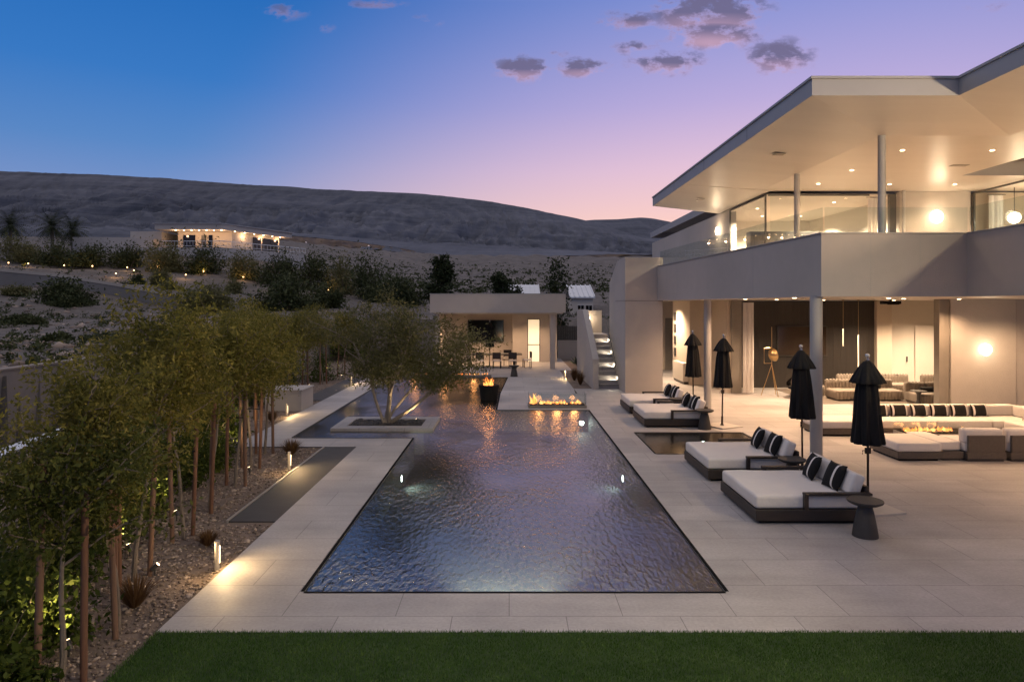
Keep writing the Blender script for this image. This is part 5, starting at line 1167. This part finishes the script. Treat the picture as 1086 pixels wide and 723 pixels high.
def metal_house(px0, px1, pyr, pye, pyb, Y, lab, win):
    a, b = at(px0, pye, Y), at(px1, pye, Y); zr = CH+(HZ-pyr)*(Y+5)/F; zb = CH+(HZ-pyb)*Y/F; loc = ((a.x+b.x)/2, Y, zb)
    t = thing('neighbour_house', lab, 'house', loc, 0, None)
    mb = MB(loc); mb.box(a.x+.2, b.x-.2, Y+.2, Y+9, zb-3, a.z-.15); mb.build('wall', M['cream'], t)
    mb = MB(loc); mb.face([(a.x, Y-.2, a.z), (b.x, Y-.2, a.z), (b.x, Y+5, zr), (a.x, Y+5, zr)]); mb.face([(a.x, Y+10, a.z), (b.x, Y+10, a.z), (b.x, Y+5, zr), (a.x, Y+5, zr)]); 
    mb.face([(a.x, Y-.2, a.z-.14), (b.x, Y-.2, a.z-.14), (b.x, Y-.2, a.z), (a.x, Y-.2, a.z)])
    r = mb.build('roof', M['metalroof'], t)
    n = int((b.x-a.x)/.55); mb = MB(loc)
    for i in range(n+1):
        x = a.x+(b.x-a.x-.08)*i/n
        mb.face([(x, Y-.2, a.z+.10), (x+.1, Y-.2, a.z+.10), (x+.1, Y+5, zr+.10), (x, Y+5, zr+.10)]); mb.face([(x, Y-.2, a.z), (x, Y+5, zr), (x, Y+5, zr+.10), (x, Y-.2, a.z+.10)]); mb.face([(x+.1, Y-.2, a.z), (x+.1, Y+5, zr), (x+.1, Y+5, zr+.10), (x+.1, Y-.2, a.z+.10)])
    mb.build('standing_seams', M['metalroof'], r)
    if win:
        for wx in (.3, .62):
            x = a.x+(b.x-a.x)*wx; mb = MB(loc); mb.box(x, x+.9, Y+.12, Y+.198, a.z-2.3, a.z-.9); f = mb.build('window', M['white'], t)
            mb = MB(loc); mb.box(x+.08, x+.42, Y+.10, Y+.118, a.z-2.2, a.z-1.0); mb.box(x+.48, x+.82, Y+.10, Y+.118, a.z-2.2, a.z-1.0); mb.build('pane', M['tv'], f)
metal_house(539, 573, 302, 315, 330, 92, 'distant white metal roof above the pavilion roof', False)
metal_house(604, 631, 302.5, 315, 345, 82, 'distant house with white metal roof and dark windows above the stairs', True)

# ================================================================ hillside: house, walls, palms, shrubs, lamps
Y0 = 130; k = Y0/F; HB = at(235, 262, Y0); HO = tuple(HB)
t = thing('hillside_house', 'long flat-roofed house with glowing eave lights on the desert hillside', 'house', HO)
def X(px, Y=Y0): return (px-VX)*Y/F
def Z(py, Y=Y0): return CH+(HZ-py)*Y/F
ry0, ry1 = Z(237.6), Z(243.2); xr = X(309.5, 147)
mb = MB(HO); mb.prism([(X(164), Y0), (X(235), Y0), (xr, 147), (xr-4, 152), (X(164), 150)], ry1, ry0); mb.build('roof', M['stucco'], t)
mb = MB(HO); mb.prism([(X(162), Y0-.2), (X(235.3), Y0-.2), (xr+.4, 147), (xr-4, 152.3), (X(162), 150.3)], ry0+.01, ry0+.18); mb.build('roof_edge', M['fascia'], t)
zf = Z(262)
mb = MB(HO); mb.prism([(X(178), Y0+4), (X(237), Y0+4), (X(296, 146), 146), (X(296, 146)-4, 149), (X(178), 149)], zf-2, ry1-.02); mb.build('wall', M['cream'], t)
mb = MB(HO); mb.prism([(X(129), Y0+3), (X(163), Y0+3), (X(163), Y0+16), (X(129), Y0+16)], zf-3, Z(243.6)); mb.build('left_wing', M['stucco'], t)
mb = MB(HO); mb.prism([(X(84), Y0-2), (X(117), Y0-2), (X(160), Y0+1), (X(160), Y0+14), (X(84), Y0+14)], zf-3, Z(252.6)); mb.build('low_wing', M['stucco'], t)
mb = MB(HO); mb.prism([(X(150), Y0-1.5), (X(240), Y0-1.5), (X(324, 146), 146), (X(324, 146)-6, 150), (X(150), 149)], zf-4, zf-.2); mb.build('deck_base', M['stucco'], t)
mb = MB(HO)
n = 44
def rp(s): 
    if s < .45: q = s/.45; return (X(176)+(X(240)-X(176))*q, Y0-1.4)
    q = (s-.45)/.55; return (X(240)+(X(324, 146)-X(240))*q, Y0-1.4+(146-Y0+1.4)*q)
mb.tube([(*rp(0), zf+1.0), (*rp(.45), zf+1.0), (*rp(1), zf+1.0)], .07, 5); mb.tube([(*rp(0), zf+.1), (*rp(.45), zf+.1), (*rp(1), zf+.1)], .05, 5)
for i in range(n+1): mb.tube([(*rp(i/n), zf), (*rp(i/n), zf+1.0)], .03, 4)
mb.build('railing', M['metalroof'], t)
for i, (a, b, m) in enumerate([(184, 197, 'tv'), (204, 209, 'frame'), (212, 216, 'tv')]):
    mb = MB(HO); mb.box(X(a), X(b), Y0+3.8, Y0+3.98, zf, ry1-.7); mb.build('window', M[m], t)
for s in (.42, .62, .8):
    p0, p1 = Vector((X(237), Y0+4)), Vector((X(296, 146), 146)); c0 = p0.lerp(p1, s); d = (p1-p0).normalized(); c1 = c0+d*2.2; q = Vector((d.y, -d.x))*.12
    mb = MB(HO); mb.prism([tuple(c0), tuple(c0+q), tuple(c1+q), tuple(c1)], zf, ry1-.6); mb.build('window', M['tv'], t)
ev = [(X(p), Y0+1.2) for p in (183, 192, 200, 208, 216, 224, 232)]+[tuple(Vector((X(236), Y0+1.6)).lerp(Vector((X(303, 147), 146)), s)) for s in (.14, .3, .46, .62, .78, .92)]
for i, (x, y) in enumerate(ev):
    mb = MB(HO); mb.box(x-.09, x+.09, y-.09, y+.09, ry1-.10, ry1-.005); mb.build('eave_light', M['led'], t)
    if i % 2 == 0: point(t, (x-HO[0], y-HO[1]+.3, ry1-.7-HO[2]), 110, WARM, .2)
for loc, pts, lab in [((X(90, 72), 72, Z(304, 72)), [(-80, 292, 303), (0, 288.5, 303), (60, 294, 308), (120, 303.5, 318), (190, 316, 330)], 'long grey retaining wall stepping down across the hillside'), ((X(330, 100), 100, Z(300, 100)), [(205, 318, 327), (260, 322, 330), (330, 325, 333)], 'low grey retaining wall lower right on the hillside')]:
    w0 = thing('retaining_wall', lab, 'wall', loc); mb = MB(loc); Yd = loc[1]
    for (a, ta, ba), (b, tb, bb) in zip(pts, pts[1:]):
        p = [(X(a, Yd), Yd), (X(b, Yd), Yd)]
        vs = [[mb.v((x, Yd+dy, z)) for dy in (0, .5) for z in (Z(bo, Yd)-1, Z(to, Yd))] for (x, _), to, bo in ((p[0], ta, ba), (p[1], tb, bb))]
        for q in ((0, 1), (1, 3), (3, 2), (2, 0)): mb.bm.faces.new((vs[0][q[0]], vs[0][q[1]], vs[1][q[1]], vs[1][q[0]]))
    bmesh.ops.remove_doubles(mb.bm, verts=mb.bm.verts, dist=.001)
    mb.build('wall', M['concrete'], w0)
    mb = MB(loc)
    for (a, ta, ba), (b, tb, bb) in zip(pts, pts[1:]): mb.tube([(X(a, Yd), Yd+.25, Z(ta, Yd)+.06), (X(b, Yd), Yd+.25, Z(tb, Yd)+.06)], .30, 4)
    mb.build('coping', M['concrete'], w0)
def palm(px, pyb, pyt, Y, lab, seed):
    b = at(px, pyb, Y); h = (pyb-pyt)*Y/F*.72; rg = random.Random(seed); t = thing('palm_tree', lab, 'palm tree', b, 0, 'palms on the hillside left of the house')
    mb = MB(); mb.tube([(0, 0, -.5), (.1, 0, h*.5), (.0, 0, h)], [.34, .27, .25], 9); mb.build('trunk', M['bark'], t, True)
    V = []; Fc = []
    for k in range(64):
        a = k*2.4+rg.uniform(-.2, .2); e = -.75+2.1*(k/64); L_ = 3.9*rg.uniform(.8, 1.1); p = Vector((0, 0, h)); d = Vector((math.cos(a)*math.cos(e), math.sin(a)*math.cos(e), math.sin(e)))
        for i in range(12):
            s = Vector((-math.sin(a), math.cos(a), 0)); q = p+d*L_/12; d = (d+Vector((0, 0, -.085))).normalized()
            for sg in (-1, 1):
                tip = p+s*sg*.85*math.sin(math.pi*(i+1.2)/13.5)+d*.35-Vector((0, 0, .16)); n0 = len(V); V += [p, p+d*.13, tip]; Fc.append((n0, n0+1, n0+2))
            n0 = len(V); V += [p+s*.02, p-s*.02, q]; Fc.append((n0, n0+1, n0+2)); p = q
    link('crown', fast_mesh('crown', np.array([tuple(v) for v in V]), np.array(Fc)), M['ever'], t)
palm(11, 266, 229, 128, 'palm at the left edge of the photo on the hillside', 1); palm(55, 272, 229, 125, 'tallest hillside palm, middle of the three', 2); palm(77, 268, 236, 130, 'hillside palm closest to the house', 3)
SGp = 'rounded desert shrubs on the hillside'
hs = [(20, 284, 262, 42, 116, 'dark shrub below the leftmost palm'), (62, 287, 266, 40, 114, 'dark shrub below the tallest palm'), (100, 288, 266, 44, 114, 'dark shrub left below the low wing of the hillside house'), (170, 290, 258, 46, 110, 'tall shrub tree with a lit trunk before the hillside house'), (138, 288, 268, 34, 114, 'shrub below the low wing of the hillside house'), (222, 288, 260, 48, 112, 'broad shrub tree at the corner of the hillside house'),
      (262, 292, 264, 36, 110, 'shrub below the railing of the hillside house'), (296, 296, 262, 46, 108, 'broad dark shrub right of the hillside house'), (333, 300, 268, 44, 106, 'green shrub downhill right of the hillside house'), (362, 304, 268, 40, 104, 'yellowish shrub farther right on the hillside'), (392, 312, 272, 46, 98, 'dark shrub at the right end of the hillside growth'),
      (300, 318, 289, 34, 84, 'loose shrub in the middle of the sand slope'), (218, 335, 308, 54, 70, 'wide olive shrub at the lower end of the retaining wall'), (305, 334, 300, 62, 66, 'wide dark shrub low on the sand slope behind the tree row'), (350, 330, 308, 40, 72, 'dark shrub above the far staked trees'), (172, 306, 290, 22, 92, 'small pale shrub above the retaining wall'),
      (72, 338, 312, 56, 60, 'wide pale shrub below the retaining wall'), (147, 309, 298, 16, 90, 'small dark round shrub above the middle of the retaining wall'), (178, 314, 302, 18, 84, 'small dark round shrub at the lower end of the retaining wall'), (28, 350, 340, 30, 45, 'low dark shrub on the near slope at the left edge'), (72, 336, 326, 26, 58, 'low dark shrub below the wide pale shrub'), (248, 303, 291, 18, 90, 'small round shrub in the open sand above the tree row'),
      (430, 322, 290, 44, 80, 'dark shrub left behind the tall conical evergreen'), (60, 372, 362, 22, 30, 'grey scrub just above the boundary wall'), (18, 320, 311, 24, 66, 'low grey shrub under the retaining wall at the left edge'), (405, 322, 298, 40, 84, 'dark shrub above the crown of the pool tree')]
for i, (px, pyb, pyt, wp, Y, lab) in enumerate(hs):
    b = at(px, pyb, Y); b.z = ground_h(b.x, b.y)-.15; r = wp*Y/F/2; h = (pyb-pyt)*Y/F
    shrub('desert_shrub', b.x, b.y, r*1.15, r*1.15, h*1.3, 4200, .07*r+.14, M['desert'] if i % 3 else M['olive'], lab, 'shrub', 120+i, SGp, z=b.z)
LG = 'small garden lamps on the hillside'
for i, (px, py, Y, lab) in enumerate([(9, 291, 106, 'hillside lamp at the left edge of the photo'), (30, 289, 108, 'hillside lamp below the tallest palm'), (68, 287, 108, 'hillside lamp between the palms and the low wing'), (98, 284, 109, 'hillside lamp at the shrub below the low wing'), (123, 296, 97, 'hillside lamp standing alone on the sand left of the shrub tree'), (135, 281, 109, 'hillside lamp under the low wing of the house'),
                                      (142, 288, 104, 'hillside lamp lighting a patch of sand'), (170, 279, 110, 'hillside lamp at the lit trunk before the house'), (197, 291, 102, 'hillside lamp lighting rocks below the house corner'), (216, 281, 110, 'hillside lamp below the corner of the house'), (258, 280, 108, 'hillside lamp below the railing'), (298, 294, 98, 'hillside lamp right below the house end'), (348, 296, 100, 'hillside lamp farthest right')]):
    b = at(px, py, Y); b.z = ground_h(b.x, b.y)+.05
    t = thing('garden_lamp', lab, 'garden lamp', b, 0, LG)
    mb = MB(); mb.tube([(0, 0, -.3), (0, 0, .55)], .07, 8); mb.build('post', M['frame'], t)
    mb = MB(); mb.ball((0, 0, .62), .11, 1); mb.build('glowing_head', M['amber'], t); point(t, (0, -.35, .9), 60, (1, .55, .22), .15)
# desert scrub too small and too many to count
rg = np.random.default_rng(77); C = []
def keep(px, Y): return True
for _ in range(1500):
    Y = math.exp(rg.uniform(math.log(20), math.log(260))); px = rg.uniform(-60, 470 if Y < 60 else 720); x = (px-VX)*Y/F
    if x > -12.6 and Y < 60: continue
    C.append((x, Y, rg.uniform(.10, .36)*(1+Y/160)))
for _ in range(2000):
    Y = math.exp(rg.uniform(math.log(150), math.log(520))); px = rg.uniform(330, 730); C.append(((px-VX)*Y/F, Y, rg.uniform(.4, 1.2)))
P = []; Sz = []
for x, y, r in C:
    z = ground_h(x, y)+mn.fractal(Vector((x*.08, y*.08, 0)), 1, 2, 4)*(.25+y*.004)
    m_ = 46 if y < 90 else 14
    q = rg.normal(size=(m_, 3))*np.array([.42, .42, .30])*r; q[:, 2] = np.abs(q[:, 2]); P.append(q+np.array([x, y, z])); Sz.append(np.full(m_, r*(.36 if y < 90 else .7)))
o = link('desert_scrub', leaf_mesh('desert_scrub', np.concatenate(P), np.concatenate(Sz), rg, .6, up=-.2), M['desert'])
tag(o, 'low dark scrub dotting the sandy slope and plain', 'scrub', kind='stuff')
R_ = []
for _ in range(1500):
    Y = math.exp(rg.uniform(math.log(20), math.log(130))); px = rg.uniform(-40, 420); x = (px-VX)*Y/F
    if x > -12.6: continue
    R_.append((x, Y, ground_h(x, Y)+mn.fractal(Vector((x*.08, Y*.08, 0)), 1, 2, 4)*(.25+Y*.004)))
rng = np.random.default_rng(9)
tag(scatter_rocks('desert_rocks', np.array(R_), .13, M['stone']), 'scattered desert rocks on the sandy slope', 'rocks', kind='stuff')
